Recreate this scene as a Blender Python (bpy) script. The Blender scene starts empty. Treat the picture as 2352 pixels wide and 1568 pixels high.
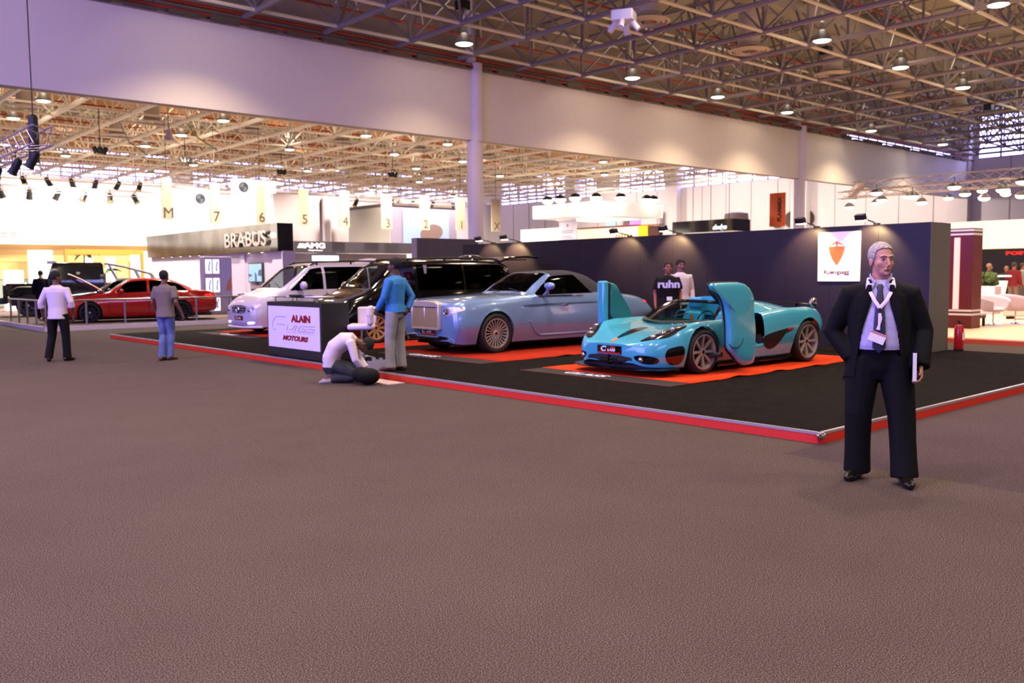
import bpy, bmesh, math, random
from math import sin, cos, pi, radians, sqrt, atan2, floor
from mathutils import Vector, Matrix, Euler
from mathutils.bvhtree import BVHTree
S = bpy.context.scene
C = S.collection
random.seed(7)
V = Vector

# ------------------------------------------------------------------ materials
def lin(c):
    r = []
    for x in c:
        x /= 255.0
        r.append(x / 12.92 if x <= .04045 else ((x + .055) / 1.055) ** 2.4)
    return (r[0], r[1], r[2], 1.0)
MATS = {}
def mat(name, col=(128, 128, 128), rough=.5, metal=0.0, spec=.5, emit=None, es=1.0, coat=0.0, noise=None, bump=None):
    if name in MATS: return MATS[name]
    m = bpy.data.materials.new(name); m.use_nodes = True
    nt = m.node_tree; b = nt.nodes['Principled BSDF']
    b.inputs['Base Color'].default_value = lin(col)
    b.inputs['Roughness'].default_value = rough
    b.inputs['Metallic'].default_value = metal
    b.inputs['Specular IOR Level'].default_value = spec
    b.inputs['Coat Weight'].default_value = coat
    b.inputs['Coat Roughness'].default_value = .04
    if emit:
        b.inputs['Emission Color'].default_value = lin(emit)
        b.inputs['Emission Strength'].default_value = es
    if noise or bump:
        tc = nt.nodes.new('ShaderNodeTexCoord')
    if noise:
        sc, c2, lo, hi = noise
        n = nt.nodes.new('ShaderNodeTexNoise'); n.inputs['Scale'].default_value = sc
        n.inputs['Detail'].default_value = 3
        nt.links.new(tc.outputs['Object'], n.inputs['Vector'])
        r = nt.nodes.new('ShaderNodeMapRange'); r.inputs[1].default_value = lo; r.inputs[2].default_value = hi
        nt.links.new(n.outputs['Fac'], r.inputs[0])
        mx = nt.nodes.new('ShaderNodeMix'); mx.data_type = 'RGBA'
        mx.inputs[6].default_value = lin(col); mx.inputs[7].default_value = lin(c2)
        nt.links.new(r.outputs[0], mx.inputs[0]); nt.links.new(mx.outputs[2], b.inputs['Base Color'])
    if bump:
        sc, st, ds = bump
        n = nt.nodes.new('ShaderNodeTexNoise'); n.inputs['Scale'].default_value = sc; n.inputs['Detail'].default_value = 4
        nt.links.new(tc.outputs['Object'], n.inputs['Vector'])
        bp = nt.nodes.new('ShaderNodeBump'); bp.inputs['Strength'].default_value = st; bp.inputs['Distance'].default_value = ds
        nt.links.new(n.outputs['Fac'], bp.inputs['Height']); nt.links.new(bp.outputs[0], b.inputs['Normal'])
    MATS[name] = m
    return m
def glass(name, tint=(200, 210, 210), refl=.12):
    if name in MATS: return MATS[name]
    m = bpy.data.materials.new(name); m.use_nodes = True
    nt = m.node_tree; nt.nodes.remove(nt.nodes['Principled BSDF'])
    o = nt.nodes['Material Output']
    t = nt.nodes.new('ShaderNodeBsdfTransparent'); t.inputs[0].default_value = lin(tint)
    g = nt.nodes.new('ShaderNodeBsdfGlossy'); g.inputs['Roughness'].default_value = .03; g.inputs[0].default_value = (1, 1, 1, 1)
    lw = nt.nodes.new('ShaderNodeLayerWeight'); lw.inputs[0].default_value = refl
    mx = nt.nodes.new('ShaderNodeMixShader')
    nt.links.new(lw.outputs['Fresnel'], mx.inputs[0]); nt.links.new(t.outputs[0], mx.inputs[1]); nt.links.new(g.outputs[0], mx.inputs[2])
    nt.links.new(mx.outputs[0], o.inputs[0])
    MATS[name] = m
    return m

# ------------------------------------------------------------------ objects
def tag(o, label=None, cat=None, group=None, kind=None):
    if label: o['label'] = label
    if cat: o['category'] = cat
    if group: o['group'] = group
    if kind: o['kind'] = kind
    return o
def thing(name, label, cat, loc=(0, 0, 0), rz=0.0, group=None, scale=None):
    o = bpy.data.objects.new(name, None); C.objects.link(o)
    o.empty_display_size = .2
    o.location = loc; o.rotation_euler = (0, 0, rz)
    if scale: o.scale = (scale,) * 3
    return tag(o, label, cat, group)
def link(name, me, m=None, parent=None, smooth=30, bevel=0, loc=None):
    o = bpy.data.objects.new(name, me); C.objects.link(o)
    if m is not None:
        me.materials.clear()
        for x in (m if isinstance(m, (list, tuple)) else [m]): me.materials.append(x)
    if parent: o.parent = parent
    if loc: o.location = loc
    if smooth:
        me.shade_smooth()
        me.set_sharp_from_angle(angle=radians(smooth))
    if bevel:
        b = o.modifiers.new('bevel', 'BEVEL'); b.width = bevel; b.segments = 2; b.limit_method = 'ANGLE'
    return o
def dup(root, loc, rz=None, label=None, group=None, scale=None):
    r = root.copy(); C.objects.link(r); r.location = loc
    if rz is not None: r.rotation_euler = (0, 0, rz)
    if label: r['label'] = label
    if group: r['group'] = group
    if scale: r.scale = (scale,) * 3
    for ch in list(root.children):
        c = ch.copy(); C.objects.link(c); c.parent = r
        for g in list(ch.children):
            d = g.copy(); C.objects.link(d); d.parent = c
    return r

class MB:
    def __init__(s): s.v = []; s.f = []; s.mi = []; s.cur = 0
    def add(s, vs, fs, M=None):
        o = len(s.v)
        s.v += [tuple(M @ V(p)) for p in vs] if M else [tuple(p) for p in vs]
        s.f += [tuple(i + o for i in f) for f in fs]
        s.mi += [s.cur] * len(fs)
        return s
    def box(s, c, d, rz=0, M=None):
        x, y, z = d[0] / 2, d[1] / 2, d[2] / 2
        vs = [(a * x, b * y, e * z) for e in (-1, 1) for b in (-1, 1) for a in (-1, 1)]
        T = Matrix.Translation(c) @ Matrix.Rotation(rz, 4, 'Z')
        if M: T = M @ T
        return s.add(vs, [(0, 2, 3, 1), (4, 5, 7, 6), (0, 1, 5, 4), (2, 6, 7, 3), (0, 4, 6, 2), (1, 3, 7, 5)], T)
    def bx(s, x0, x1, y0, y1, z0, z1, M=None):
        return s.box(((x0 + x1) / 2, (y0 + y1) / 2, (z0 + z1) / 2), (abs(x1 - x0), abs(y1 - y0), abs(z1 - z0)), 0, M)
    def rings(s, R, cap=True, closed=True, M=None):
        n = len(R[0]); vs = [p for r in R for p in r]; fs = []
        for i in range(len(R) - 1):
            for j in range(n if closed else n - 1):
                k = (j + 1) % n
                fs.append((i * n + j, i * n + k, (i + 1) * n + k, (i + 1) * n + j))
        if cap:
            fs.append(tuple(range(n - 1, -1, -1))); fs.append(tuple((len(R) - 1) * n + j for j in range(n)))
        return s.add(vs, fs, M)
    def cyl(s, p0, p1, r0, r1=None, n=10, cap=True):
        return s.limb([p0, p1], [r0, r0 if r1 is None else r1], n=n, cap=cap)
    def limb(s, pts, rad, side=None, n=12, cap=True, M=None):
        pts = [V(p) for p in pts]; R = []; prev = None
        for i, p in enumerate(pts):
            t = (pts[min(i + 1, len(pts) - 1)] - pts[max(i - 1, 0)]).normalized()
            a = V(side) if side else (prev if prev else (V((1, 0, 0)) if abs(t.x) < .8 else V((0, 1, 0))))
            a = (a - t * a.dot(t)).normalized(); prev = a
            b = t.cross(a)
            ra, rb = rad[i] if isinstance(rad[i], (tuple, list)) else (rad[i], rad[i])
            R.append([p + a * (ra * cos(2 * pi * j / n)) + b * (rb * sin(2 * pi * j / n)) for j in range(n)])
        return s.rings(R, cap, M=M)
    def lathe(s, prof, n=24, M=None, cap=False):
        R = [[(r * cos(2 * pi * j / n), r * sin(2 * pi * j / n), z) for j in range(n)] for r, z in prof]
        return s.rings(R, cap, M=M)
    def ell(s, c, r, n=14, m=8, M=None):
        r = r if isinstance(r, (tuple, list)) else (r, r, r)
        R = []
        for i in range(1, m):
            a = pi * i / m
            R.append([(c[0] + r[0] * sin(a) * cos(2 * pi * j / n), c[1] + r[1] * sin(a) * sin(2 * pi * j / n), c[2] - r[2] * cos(a)) for j in range(n)])
        o = len(s.v); s.rings(R, False, M=M)
        q = len(R) * n
        ends = [(c[0], c[1], c[2] - r[2]), (c[0], c[1], c[2] + r[2])]
        s.v += [tuple(M @ V(p)) for p in ends] if M else ends
        for j in range(n):
            s.f.append((o + q, o + (j + 1) % n, o + j)); s.f.append((o + q + 1, o + q - n + j, o + q - n + (j + 1) % n)); s.mi += [s.cur] * 2
        return s
    def prism(s, poly, z0, z1, M=None):
        n = len(poly)
        R = [[(x, y, z) for x, y in poly] for z in (z0, z1)]
        return s.rings(R, True, M=M)
    def mesh(s, name):
        me = bpy.data.meshes.new(name); me.from_pydata(s.v, [], s.f)
        for p, k in zip(me.polygons, s.mi): p.material_index = k
        bm = bmesh.new(); bm.from_mesh(me); bmesh.ops.recalc_face_normals(bm, faces=bm.faces); bm.to_mesh(me); bm.free()
        return me
    def build(s, name, m, parent=None, smooth=30, bevel=0, loc=None):
        return link(name, s.mesh(name), m, parent, smooth, bevel, loc)
FX = Matrix(((0, 0, 1, 0), (1, 0, 0, 0), (0, 1, 0, 0), (0, 0, 0, 1)))    # local xy -> world yz, z -> x
def plane_yz(x, flip=False):       # text / prism frame on a wall facing -X: local x runs to -Y (image right), y up, z to -X
    return Matrix(((0, 0, -1, x), (-1, 0, 0, 0), (0, 1, 0, 0), (0, 0, 0, 1)))
def plane_xz(y):                   # on a face looking to -Y: local x -> +X (image right), y up, z to -Y
    return Matrix(((1, 0, 0, 0), (0, 0, -1, y), (0, 1, 0, 0), (0, 0, 0, 1)))
def textmesh(txt, size, ext=.005, shear=0, bold=0, sx=1.0, space=1.0):
    c = bpy.data.curves.new('t', 'FONT'); c.body = txt; c.size = size; c.extrude = ext; c.shear = shear; c.offset = bold
    c.align_x = 'CENTER'; c.align_y = 'CENTER'; c.space_character = space
    o = bpy.data.objects.new('t', c); C.objects.link(o)
    dg = bpy.context.evaluated_depsgraph_get(); dg.update()
    me = bpy.data.meshes.new_from_object(o.evaluated_get(dg))
    bpy.data.objects.remove(o); bpy.data.curves.remove(c)
    if sx != 1: me.transform(Matrix.Diagonal((sx, 1, 1, 1)))
    return me
def text(name, txt, size, m, M, parent=None, **k):
    me = textmesh(txt, size, **k); me.transform(M); me.name = name
    return link(name, me, m, parent, smooth=0)
def bake(mb, vox, it=4, fac=.5):
    o = mb.build('tmp', None, smooth=0)
    r = o.modifiers.new('r', 'REMESH'); r.mode = 'VOXEL'; r.voxel_size = vox
    if it:
        s = o.modifiers.new('s', 'SMOOTH'); s.iterations = it; s.factor = fac
    dg = bpy.context.evaluated_depsgraph_get(); dg.update()
    me = bpy.data.meshes.new_from_object(o.evaluated_get(dg))
    old = o.data; bpy.data.objects.remove(o); bpy.data.meshes.remove(old)
    return me
def cutfaces(me, pred):
    bm = bmesh.new(); bm.from_mesh(me)
    bmesh.ops.delete(bm, geom=[f for f in bm.faces if pred(f.calc_center_median())], context='FACES')
    bm.to_mesh(me); bm.free()
    return me
def solid(o, t, off=-1):
    m = o.modifiers.new('solid', 'SOLIDIFY'); m.thickness = t; m.offset = off
    return o
# ------------------------------------------------------------------ camera
YAW = radians(41.3)
D1 = V((-sin(YAW), cos(YAW), 0)); D2 = V((cos(YAW), sin(YAW), 0))
# world axes: X runs away to the right (along the hall partition), Y away to the left
def make_camera():
    p, r = radians(4.36), radians(.53)
    f = V((0, cos(p), -sin(p))); rt = V((1, 0, 0)); dn = f.cross(rt)
    x = cos(r) * rt + sin(r) * dn; y = -sin(r) * rt + cos(r) * dn
    def w(v): return V((v.dot(D2), v.dot(D1), v.z))
    x, y, f = w(x), w(y), w(f)
    M = Matrix((( x.x, -y.x, -f.x, 0), (x.y, -y.y, -f.y, 0), (x.z, -y.z, -f.z, 1.63), (0, 0, 0, 1)))
    c = bpy.data.cameras.new('camera'); o = bpy.data.objects.new('camera', c); C.objects.link(o)
    o.matrix_world = M
    c.sensor_width = 36; c.lens = 36 * 2038 / 2352; c.clip_end = 300
    c.dof.use_dof = True; c.dof.focus_distance = 5.5; c.dof.aperture_fstop = 3.2
    S.camera = o
    return o
cam = make_camera()
CP = V((0, 0, 1.63)); CF = V((.66, .751, 0))
def to_px(x, y, z):
    d = V((x, y, z)) - CP; c = cam.matrix_world.to_3x3().transposed() @ d
    return 1176 + 2038 * c.x / -c.z, 784 - 2038 * c.y / -c.z, -c.z

# ------------------------------------------------------------------ setting
def struct(o): o['kind'] = 'structure'; return o
def carpet_mat():
    m = bpy.data.materials.new('carpet'); m.use_nodes = True
    nt = m.node_tree; b = nt.nodes['Principled BSDF']; L = nt.links.new
    b.inputs['Roughness'].default_value = .95; b.inputs['Specular IOR Level'].default_value = .1
    tc = nt.nodes.new('ShaderNodeTexCoord')
    n = nt.nodes.new('ShaderNodeTexNoise'); n.inputs['Scale'].default_value = 150; n.inputs['Detail'].default_value = 5
    n2 = nt.nodes.new('ShaderNodeTexNoise'); n2.inputs['Scale'].default_value = 1.2; n2.inputs['Detail'].default_value = 3
    for k in (n, n2): L(tc.outputs['Object'], k.inputs['Vector'])
    r = nt.nodes.new('ShaderNodeValToRGB')
    e = r.color_ramp.elements
    e[0].position = .36; e[0].color = lin((40, 35, 35)); e[1].position = .66; e[1].color = lin((122, 107, 105))
    k = e.new(.5); k.color = lin((74, 64, 63))
    L(n.outputs['Fac'], r.inputs[0])
    # the aisle strip beyond x = 7.05 on the right of the stand is a more violet carpet
    sx = nt.nodes.new('ShaderNodeSeparateXYZ'); L(tc.outputs['Object'], sx.inputs[0])
    g1 = nt.nodes.new('ShaderNodeMath'); g1.operation = 'GREATER_THAN'; g1.inputs[1].default_value = 7.0; L(sx.outputs['X'], g1.inputs[0])
    g2 = nt.nodes.new('ShaderNodeMath'); g2.operation = 'LESS_THAN'; g2.inputs[1].default_value = 4.3; L(sx.outputs['Y'], g2.inputs[0])
    g3 = nt.nodes.new('ShaderNodeMath'); g3.operation = 'MULTIPLY'; L(g1.outputs[0], g3.inputs[0]); L(g2.outputs[0], g3.inputs[1])
    mx = nt.nodes.new('ShaderNodeMix'); mx.data_type = 'RGBA'; mx.blend_type = 'MULTIPLY'
    mx.inputs[7].default_value = (.84, .80, .98, 1)
    L(g3.outputs[0], mx.inputs[0]); L(r.outputs[0], mx.inputs[6])
    m2 = nt.nodes.new('ShaderNodeMix'); m2.data_type = 'RGBA'; m2.blend_type = 'MULTIPLY'; m2.inputs[0].default_value = .35
    L(mx.outputs[2], m2.inputs[6]); r2 = nt.nodes.new('ShaderNodeMapRange'); r2.inputs[3].default_value = .6; r2.inputs[4].default_value = 1.35
    L(n2.outputs['Fac'], r2.inputs[0]); L(r2.outputs[0], m2.inputs[7])
    L(m2.outputs[2], b.inputs['Base Color'])
    bp = nt.nodes.new('ShaderNodeBump'); bp.inputs['Strength'].default_value = .6; bp.inputs['Distance'].default_value = .01
    L(n.outputs['Fac'], bp.inputs['Height']); L(bp.outputs[0], b.inputs['Normal'])
    return m
XE, YB, XW, YS = 67.0, 80.0, -13.0, -24.0     # far end wall, far back wall, near end wall, near side wall
ZR = 12.6
YF = 26.4
white_wall = mat('white_wall', (214, 204, 198), .8)
m_fascia = mat('partition_paint', (232, 222, 206), .85)
m_steel = mat('cream_steel', (232, 220, 196), .55)
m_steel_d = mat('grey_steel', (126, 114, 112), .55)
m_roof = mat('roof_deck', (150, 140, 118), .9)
struct(MB().bx(XW, XE, YS, YB, -.1, 0).build('floor', carpet_mat(), smooth=0))
def roof():
    b = MB(); n = 46
    for i in range(n):                       # ribbed deck
        x0 = XW + (XE - XW) * i / n; x1 = XW + (XE - XW) * (i + 1) / n; xm = (x0 + x1) / 2
        b.bx(x0, xm, YS, YB, ZR, ZR + .12); b.bx(xm, x1, YS, YB, ZR + .08, ZR + .2)
    return struct(b.build('ceiling', m_roof, smooth=0))
roof()
m_pane = mat('window_daylight', (120, 130, 255), .4, emit=(176, 172, 255), es=9)
m_pane_near = mat('window_fill_near', (120, 130, 255), .4, emit=(146, 128, 255), es=12.0)  # unseen glazing, enlarged and set close to tint the partition violet
m_mull = mat('window_frame', (92, 88, 130), .6)
def end_wall(name, axis, pos, lo, hi, sgn, wins, zlo=9.6, zhi=12.4, pane=None, wid=[0]):
    """Wall in a plane of constant x or y with a row of glazed clerestory openings."""
    b = MB(); t = .25 * sgn
    def slab(b, u0, u1, z0, z1, d0=0, d1=None):
        d1 = t if d1 is None else d1
        a, c = sorted((pos + d0, pos + d1))
        if axis == 'x': b.bx(a, c, u0, u1, z0, z1)
        else: b.bx(u0, u1, a, c, z0, z1)
    slab(b, lo, hi, 0, zlo); slab(b, lo, hi, zhi, ZR)
    c = lo
    for u0, u1 in wins:
        slab(b, c, u0, zlo, zhi); c = u1
    slab(b, c, hi, zlo, zhi)
    struct(b.build(name, white_wall, smooth=0))
    for u0, u1 in wins:
        wid[0] += 1
        p = MB(); slab(p, u0, u1, zlo, zhi, .15 * sgn, .17 * sgn)
        w = struct(p.build('window_%d' % wid[0], pane or m_pane, smooth=0))
        f = MB(); n = max(2, int((u1 - u0) / 1.5))
        for i in range(n + 1):
            u = u0 + (u1 - u0) * i / n; slab(f, u - .05, u + .05, zlo, zhi, .02 * sgn, .14 * sgn)
        for z in (zlo, zlo + (zhi - zlo) * .36, zlo + (zhi - zlo) * .68, zhi): slab(f, u0, u1, z - .05, z + .05, .02 * sgn, .14 * sgn)
        f.build('window_frame', m_mull, w, smooth=0)
end_wall('wall_end', 'x', XE, YS, YB, 1, [(2, 26.0), (29.5, 37.5), (41.5, 60), (63, 78)], zlo=9.45)
end_wall('wall_back', 'y', YB, XW, XE, 1, [(XW + 3, 10), (12, 30), (32, 48), (50, 64)], zlo=9.9)
end_wall('wall_near_end', 'x', XW, YS, YB, -1, [(3, 24)], zlo=3.2, zhi=12.0, pane=m_pane_near)
end_wall('wall_near_side', 'y', YS, XW, XE, -1, [(-10, 4)], zlo=9.0)
w = struct(MB().bx(51, 65.5, YF + .86, YF + .89, 9.36, 9.78).build('window_20', m_pane, smooth=0))
b = MB()
for i in range(13): b.bx(51 + i * 1.2, 51.12 + i * 1.2, YF + .82, YF + .86, 9.34, 9.8)
b.build('window_frame', m_mull, w, smooth=0)
# pilasters and panel joints on the end wall
b = MB()
for y in (27.0, 39.6, 52.8, 66): b.bx(66.2, 67, y - .7, y + .7, 0, ZR)
struct(b.build('trim_1', white_wall, smooth=0))
b = MB()
for i in range(34): b.bx(66.96, 67, -10 + i * 2.6, -9.97 + i * 2.6, 3, 9.4)
struct(b.build('trim_2', mat('joint', (150, 140, 140), .8), smooth=0))
# partition hanging between the two halls, on round columns

struct(MB().bx(XW, XE, YF, YF + .35, 6.66, 9.28).build('wall_partition', m_fascia, smooth=0))
b = MB()                                       # upper wall set back above the partition, ledge with pipes
b.bx(XW, XE, YF + .9, YF + 1.1, 9.2, ZR); b.bx(XW, XE, YF, YF + 1.0, 9.22, 9.3)
struct(b.build('wall_partition_upper', mat('upper_wall', (150, 134, 122), .9), smooth=0))
m_red = mat('red_pipe', (150, 52, 36), .5)
b = MB()
for y, z, r in ((YF - .05, 9.42, .05), (YF + .3, 9.75, .07), (YF + .25, 9.5, .04)): b.cyl((XW, y, z), (XE, y, z), r, n=8)
struct(b.build('trim_3', m_red))
b = MB()
for i in range(62):
    x = -10 + i * 1.25
    b.bx(x, x + .9, YF - .12, YF + .2, 9.27, 9.33 + .06 * (i % 3))
struct(b.build('trim_4', mat('cable_tray', (96, 88, 70), .7), smooth=0))
m_col = mat('column_paint', (218, 206, 204), .5)
for k, x in enumerate((-1.0, 21.5, 44.4)):
    b = MB(); b.limb([(x, YF + .1, 0), (x, YF + .1, 6.62)], [.3, .3], n=28)
    b.limb([(x, YF - .02, 6.62), (x, YF - .02, 9.5)], [.235, .235], n=28)
    b.limb([(x, YF - .02, 7.0), (x, YF - .02, 7.06)], [.245, .245], n=28)
    b.limb([(x, YF + .3, 9.5), (x, YF + .3, 12.6)], [.2, .2], n=16)
    c = b.build('column', m_col)
    tag(c, ['white round column standing at the left end of the white partition', 'white round column rising behind the dark stand wall left of the silver blue convertible', 'white round column at the far right part of the partition, behind the dark stand wall'][k], 'column')

# space frame under the roof: bottom nodes on a 2.78 m grid, top nodes offset by half a bay
G = 2.78; GX0, GY0 = 12.3 - 14 * G, 25.4 - 18 * G
ZB, ZT = 9.55, 11.5
def seen(x, y, z):
    a, b_, d = to_px(x, y, z)
    return d > 2 and -160 < a < 2520 and b_ > -190
NX, NY = 34, 38
xs = [GX0 + G * i for i in range(NX)]; ys = [GY0 + G * j for j in range(NY)]
ys = [y for y in ys if y < YB - .5]; xs = [x for x in xs if x < XE - .5]
vis = {(i, j): seen(x, y, ZB) or seen(x, y, ZT) for i, x in enumerate(xs) for j, y in enumerate(ys)}
tn = 4
def truss_name():
    global tn; tn += 1; return 'trim_%d' % tn
for hall, jr in (('near', [j for j, y in enumerate(ys) if y < YF + .2]), ('far', [j for j, y in enumerate(ys) if y > YF + .8])):
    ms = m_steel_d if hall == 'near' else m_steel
    for i, x in enumerate(xs):                 # thick chords running along Y, each with its diagonals
        js = [j for j in jr if vis[i, j]]
        if len(js) < 2: continue
        b = MB(); a, z = ys[js[0]], ys[js[-1]]
        e1 = YF - .1 if hall == 'near' and js[-1] == jr[-1] else z
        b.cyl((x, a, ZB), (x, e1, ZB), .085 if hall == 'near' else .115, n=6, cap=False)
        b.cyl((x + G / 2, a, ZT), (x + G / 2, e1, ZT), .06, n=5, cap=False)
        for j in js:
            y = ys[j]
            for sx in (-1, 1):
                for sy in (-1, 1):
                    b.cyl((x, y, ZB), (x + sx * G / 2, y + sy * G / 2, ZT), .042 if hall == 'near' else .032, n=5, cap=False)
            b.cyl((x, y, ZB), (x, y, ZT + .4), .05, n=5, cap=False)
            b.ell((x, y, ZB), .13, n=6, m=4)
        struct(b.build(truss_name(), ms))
    for j in jr:                               # thinner chords along X
        iv = [i for i in range(len(xs)) if vis[i, j]]
        if len(iv) < 2: continue
        b = MB(); y = ys[j]
        b.cyl((xs[iv[0]], y, ZB), (xs[iv[-1]], y, ZB), .055, n=6, cap=False)
        b.cyl((xs[iv[0]], y + G / 2, ZT), (xs[iv[-1]], y + G / 2, ZT), .05, n=5, cap=False)
        struct(b.build(truss_name(), m_steel))
        if j % 2 == 0:
            b = MB(); b.cyl((xs[iv[0]], y + .5, ZB + .75), (xs[iv[-1]], y + .5, ZB + .75), .045, n=6, cap=False)
            struct(b.build(truss_name(), m_red))
# air ducts between the trusses of the far hall and under the near roof
m_duct = mat('duct', (196, 140, 92), .7)
for k in range(6):
    y = YF + 8 + k * 8.34
    struct(MB().bx(4, 64, y, y + 1.2, 10.8, 11.6).build(truss_name(), m_duct, smooth=0))
for k in range(3):
    y = 18.6 - k * 8.34
    struct(MB().limb([(8, y, 11.6), (66, y, 11.6)], [.55, .55], n=16).build(truss_name(), mat('duct_grey', (128, 120, 108), .6)))
# round duct outlets
m_out = mat('outlet', (186, 170, 150), .5)
def outlet(label, group):
    t = thing('air_outlet', label, 'air vent', (0, 0, 0), 0, group)
    MB().lathe([(.40, 1.6), (.40, .25), (.46, .2), (.40, .14)], 20).build('duct_drop', m_out, t)
    b = MB()
    for r in (.30, .45, .62): b.lathe([(r, .0), (r + .10, .03), (r + .12, .0), (r + .02, -.04), (r, .0)], 24)
    b.build('diffuser_rings', m_out, t)
    return t
near_out = [(22.5, 18.9), (28.3, 19.0), (34.3, 19.05), (40.6, 19.2), (46.8, 19.2)]
far_out = [(10.84, 46.6), (16.9, 47.3), (22.2, 46.9), (28.2, 47.4), (33.8, 47.4), (16.9, 52.9), (39.4, 47.4), (28.2, 55.8)]
o = outlet('round steel air outlet hanging among the dark trusses of the near hall roof', 'air outlets of the near hall')
for k, (x, y) in enumerate(near_out):
    if k == 0: o.location = (x, y, 9.62)
    else: dup(o, (x, y, 9.62))
o = outlet('round cream air outlet hanging among the bright trusses beyond the partition', 'air outlets of the far hall')
for k, (x, y) in enumerate(far_out):
    if k == 0: o.location = (x, y, 9.62)
    else: dup(o, (x, y, 9.62))

# ------------------------------------------------------------------ high bay lamps, each with its own light
m_house = mat('lamp_housing', (110, 104, 98), .4, .3)
m_lens = mat('lamp_lens', (255, 250, 235), .3, emit=(255, 238, 205), es=26)
spot_cache = {}
def spot(kind, power, col, size, blend, rad):
    if kind not in spot_cache:
        l = bpy.data.lights.new(kind, 'SPOT'); l.energy = power; l.color = col
        l.spot_size = radians(size); l.spot_blend = blend; l.shadow_soft_size = rad
        spot_cache[kind] = l
    o = bpy.data.objects.new(kind, spot_cache[kind]); C.objects.link(o)
    return o
def lamp(label, group):
    t = thing('high_bay_lamp', label, 'lamp', (0, 0, 0), 0, group)
    MB().lathe([(.05, .62), (.09, .6), (.11, .36), (.16, .3), (.30, .04), (.32, 0), (.30, -.01)], 20).build('housing', m_house, t)
    MB().lathe([(.0, -.05), (.12, -.04), (.22, -.02), (.285, .02)], 20).build('lens', m_lens, t)
    MB().cyl((0, 0, .6), (0, 0, 1.0), .025, n=6).build('hanger', m_house, t)
    return t
E_NEAR, E_FAR = 1400, 6000
lx_near = [(18.9, 23.8), (27.3, 23.7), (33.15, 23.85), (39.0, 24.0), (47.8, 24.2), (10.6, 23.8), (2.2, 23.8), (-6, 23.8), (56.5, 24),
           (27.9, 15.9), (33.9, 16.05), (39.7, 16.1), (48, 16.1), (19.2, 15.9), (10.8, 15.9), (2.3, 15.9), (-6, 15.9), (56, 16),
           (28.2, 10.5), (36, 10.5), (19.2, 10.4), (10.8, 10.4), (2.3, 10.4), (-6, 10.4), (46, 10.5),
           (10.8, 4.6), (2.3, 4.6), (19.2, 4.6), (28, 4.6), (-6, 4.6), (2.3, -1), (10.8, -1), (19.2, -1), (-6, -1), (2.3, -7), (10.8, -7)]
up_l = bpy.data.lights.new('roof_fill_light', 'POINT'); up_l.energy = 40; up_l.color = (1, .85, .68); up_l.shadow_soft_size = .3  # added fill above the closed housings, brightens roof and trusses
lp = lamp('round high bay lamp glowing under the dark roof trusses of the near hall', 'high bay lamps of the near hall')
for k, (x, y) in enumerate(lx_near):
    t = lp if k == 0 else dup(lp, (x, y, 9.3))
    t.location = (x, y, 9.3)
    if k % 2 == 0 or k < 5:
        u = bpy.data.objects.new('roof_fill_light', up_l); C.objects.link(u); u.parent = t; u.location = (0, 0, .75)
    s = spot('high_bay_light', E_NEAR, (1.0, .78, .55), 124, .45, .28) if y < 23 else spot('partition_bay_light', 900, (1.0, .76, .53), 128, .8, .3); s.parent = t; s.location = (0, 0, -.06)
lx_far = [(10.7, 42.9), (10.7, 48.4), (18.8, 42.9), (26.9, 42.7), (18.9, 48.6), (26.1, 50.1), (18.8, 53.9), (16.4, 61.2), (32.4, 42.5), (32.4, 48.1), (38.1, 48.3),
          (37.9, 53.5), (46, 42.6), (46, 53.6), (24.5, 61), (32.4, 59.5), (43.5, 61), (52, 48), (57, 58), (24, 68), (34, 68), (44, 69), (54, 70), (14, 68), (6, 55), (40, 36), (30, 34), (14, 34), (52, 36)]
up_f = bpy.data.lights.new('roof_fill_light', 'POINT'); up_f.energy = 85; up_f.color = (1, .86, .70); up_f.shadow_soft_size = .3  # same added roof fill for the far hall, no part of the lamps
lp = lamp('round high bay lamp glowing under the bright roof trusses beyond the partition', 'high bay lamps of the far hall')
for k, (x, y) in enumerate(lx_far):
    t = lp if k == 0 else dup(lp, (x, y, 9.3))
    t.location = (x, y, 9.3)
    if y < 60 and k % 3 < 2:
        u = bpy.data.objects.new('roof_fill_light', up_f); C.objects.link(u); u.parent = t; u.location = (0, 0, .75)
    s = spot('far_bay_light', E_FAR, (1.0, .86, .70), 130, .5, .28); s.parent = t; s.location = (0, 0, -.06)
# detectors and small boxes between trusses
m_blk = mat('black_plastic', (18, 18, 20), .4)
for px, (x, y, z) in (('dark box speaker hanging at the top centre among the near trusses', (17.9, 22.6, 10.1)), ('dark box speaker hanging right of the white column under the near trusses', (31.0, 17.5, 9.75)), ('dark box speaker hanging at the far right among the near trusses', (45.4, 17.2, 9.3))):
    tag(MB().box((x, y, z), (.36, .36, .3)).build('ceiling_speaker', m_blk, bevel=.02), px, 'speaker')
t = thing('projector_cluster', 'white box with four downward spot heads hanging on a black rod', 'lamp', (19.5, 17.25, 8.75))
mw = mat('white_plastic', (220, 214, 226), .4)
MB().box((0, 0, .12), (.62, .62, .3), .5).build('body', mw, t, bevel=.03)
MB().cyl((0, 0, .25), (0, 0, 1.6), .03, n=8).build('rod', m_blk, t)
for k in range(4):
    a = k * pi / 2 + .5
    MB().cyl((.22 * cos(a), .22 * sin(a), .0), (.42 * cos(a), .42 * sin(a), -.26), .09, .08, n=12).build('spot_head', mw, t)
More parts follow.
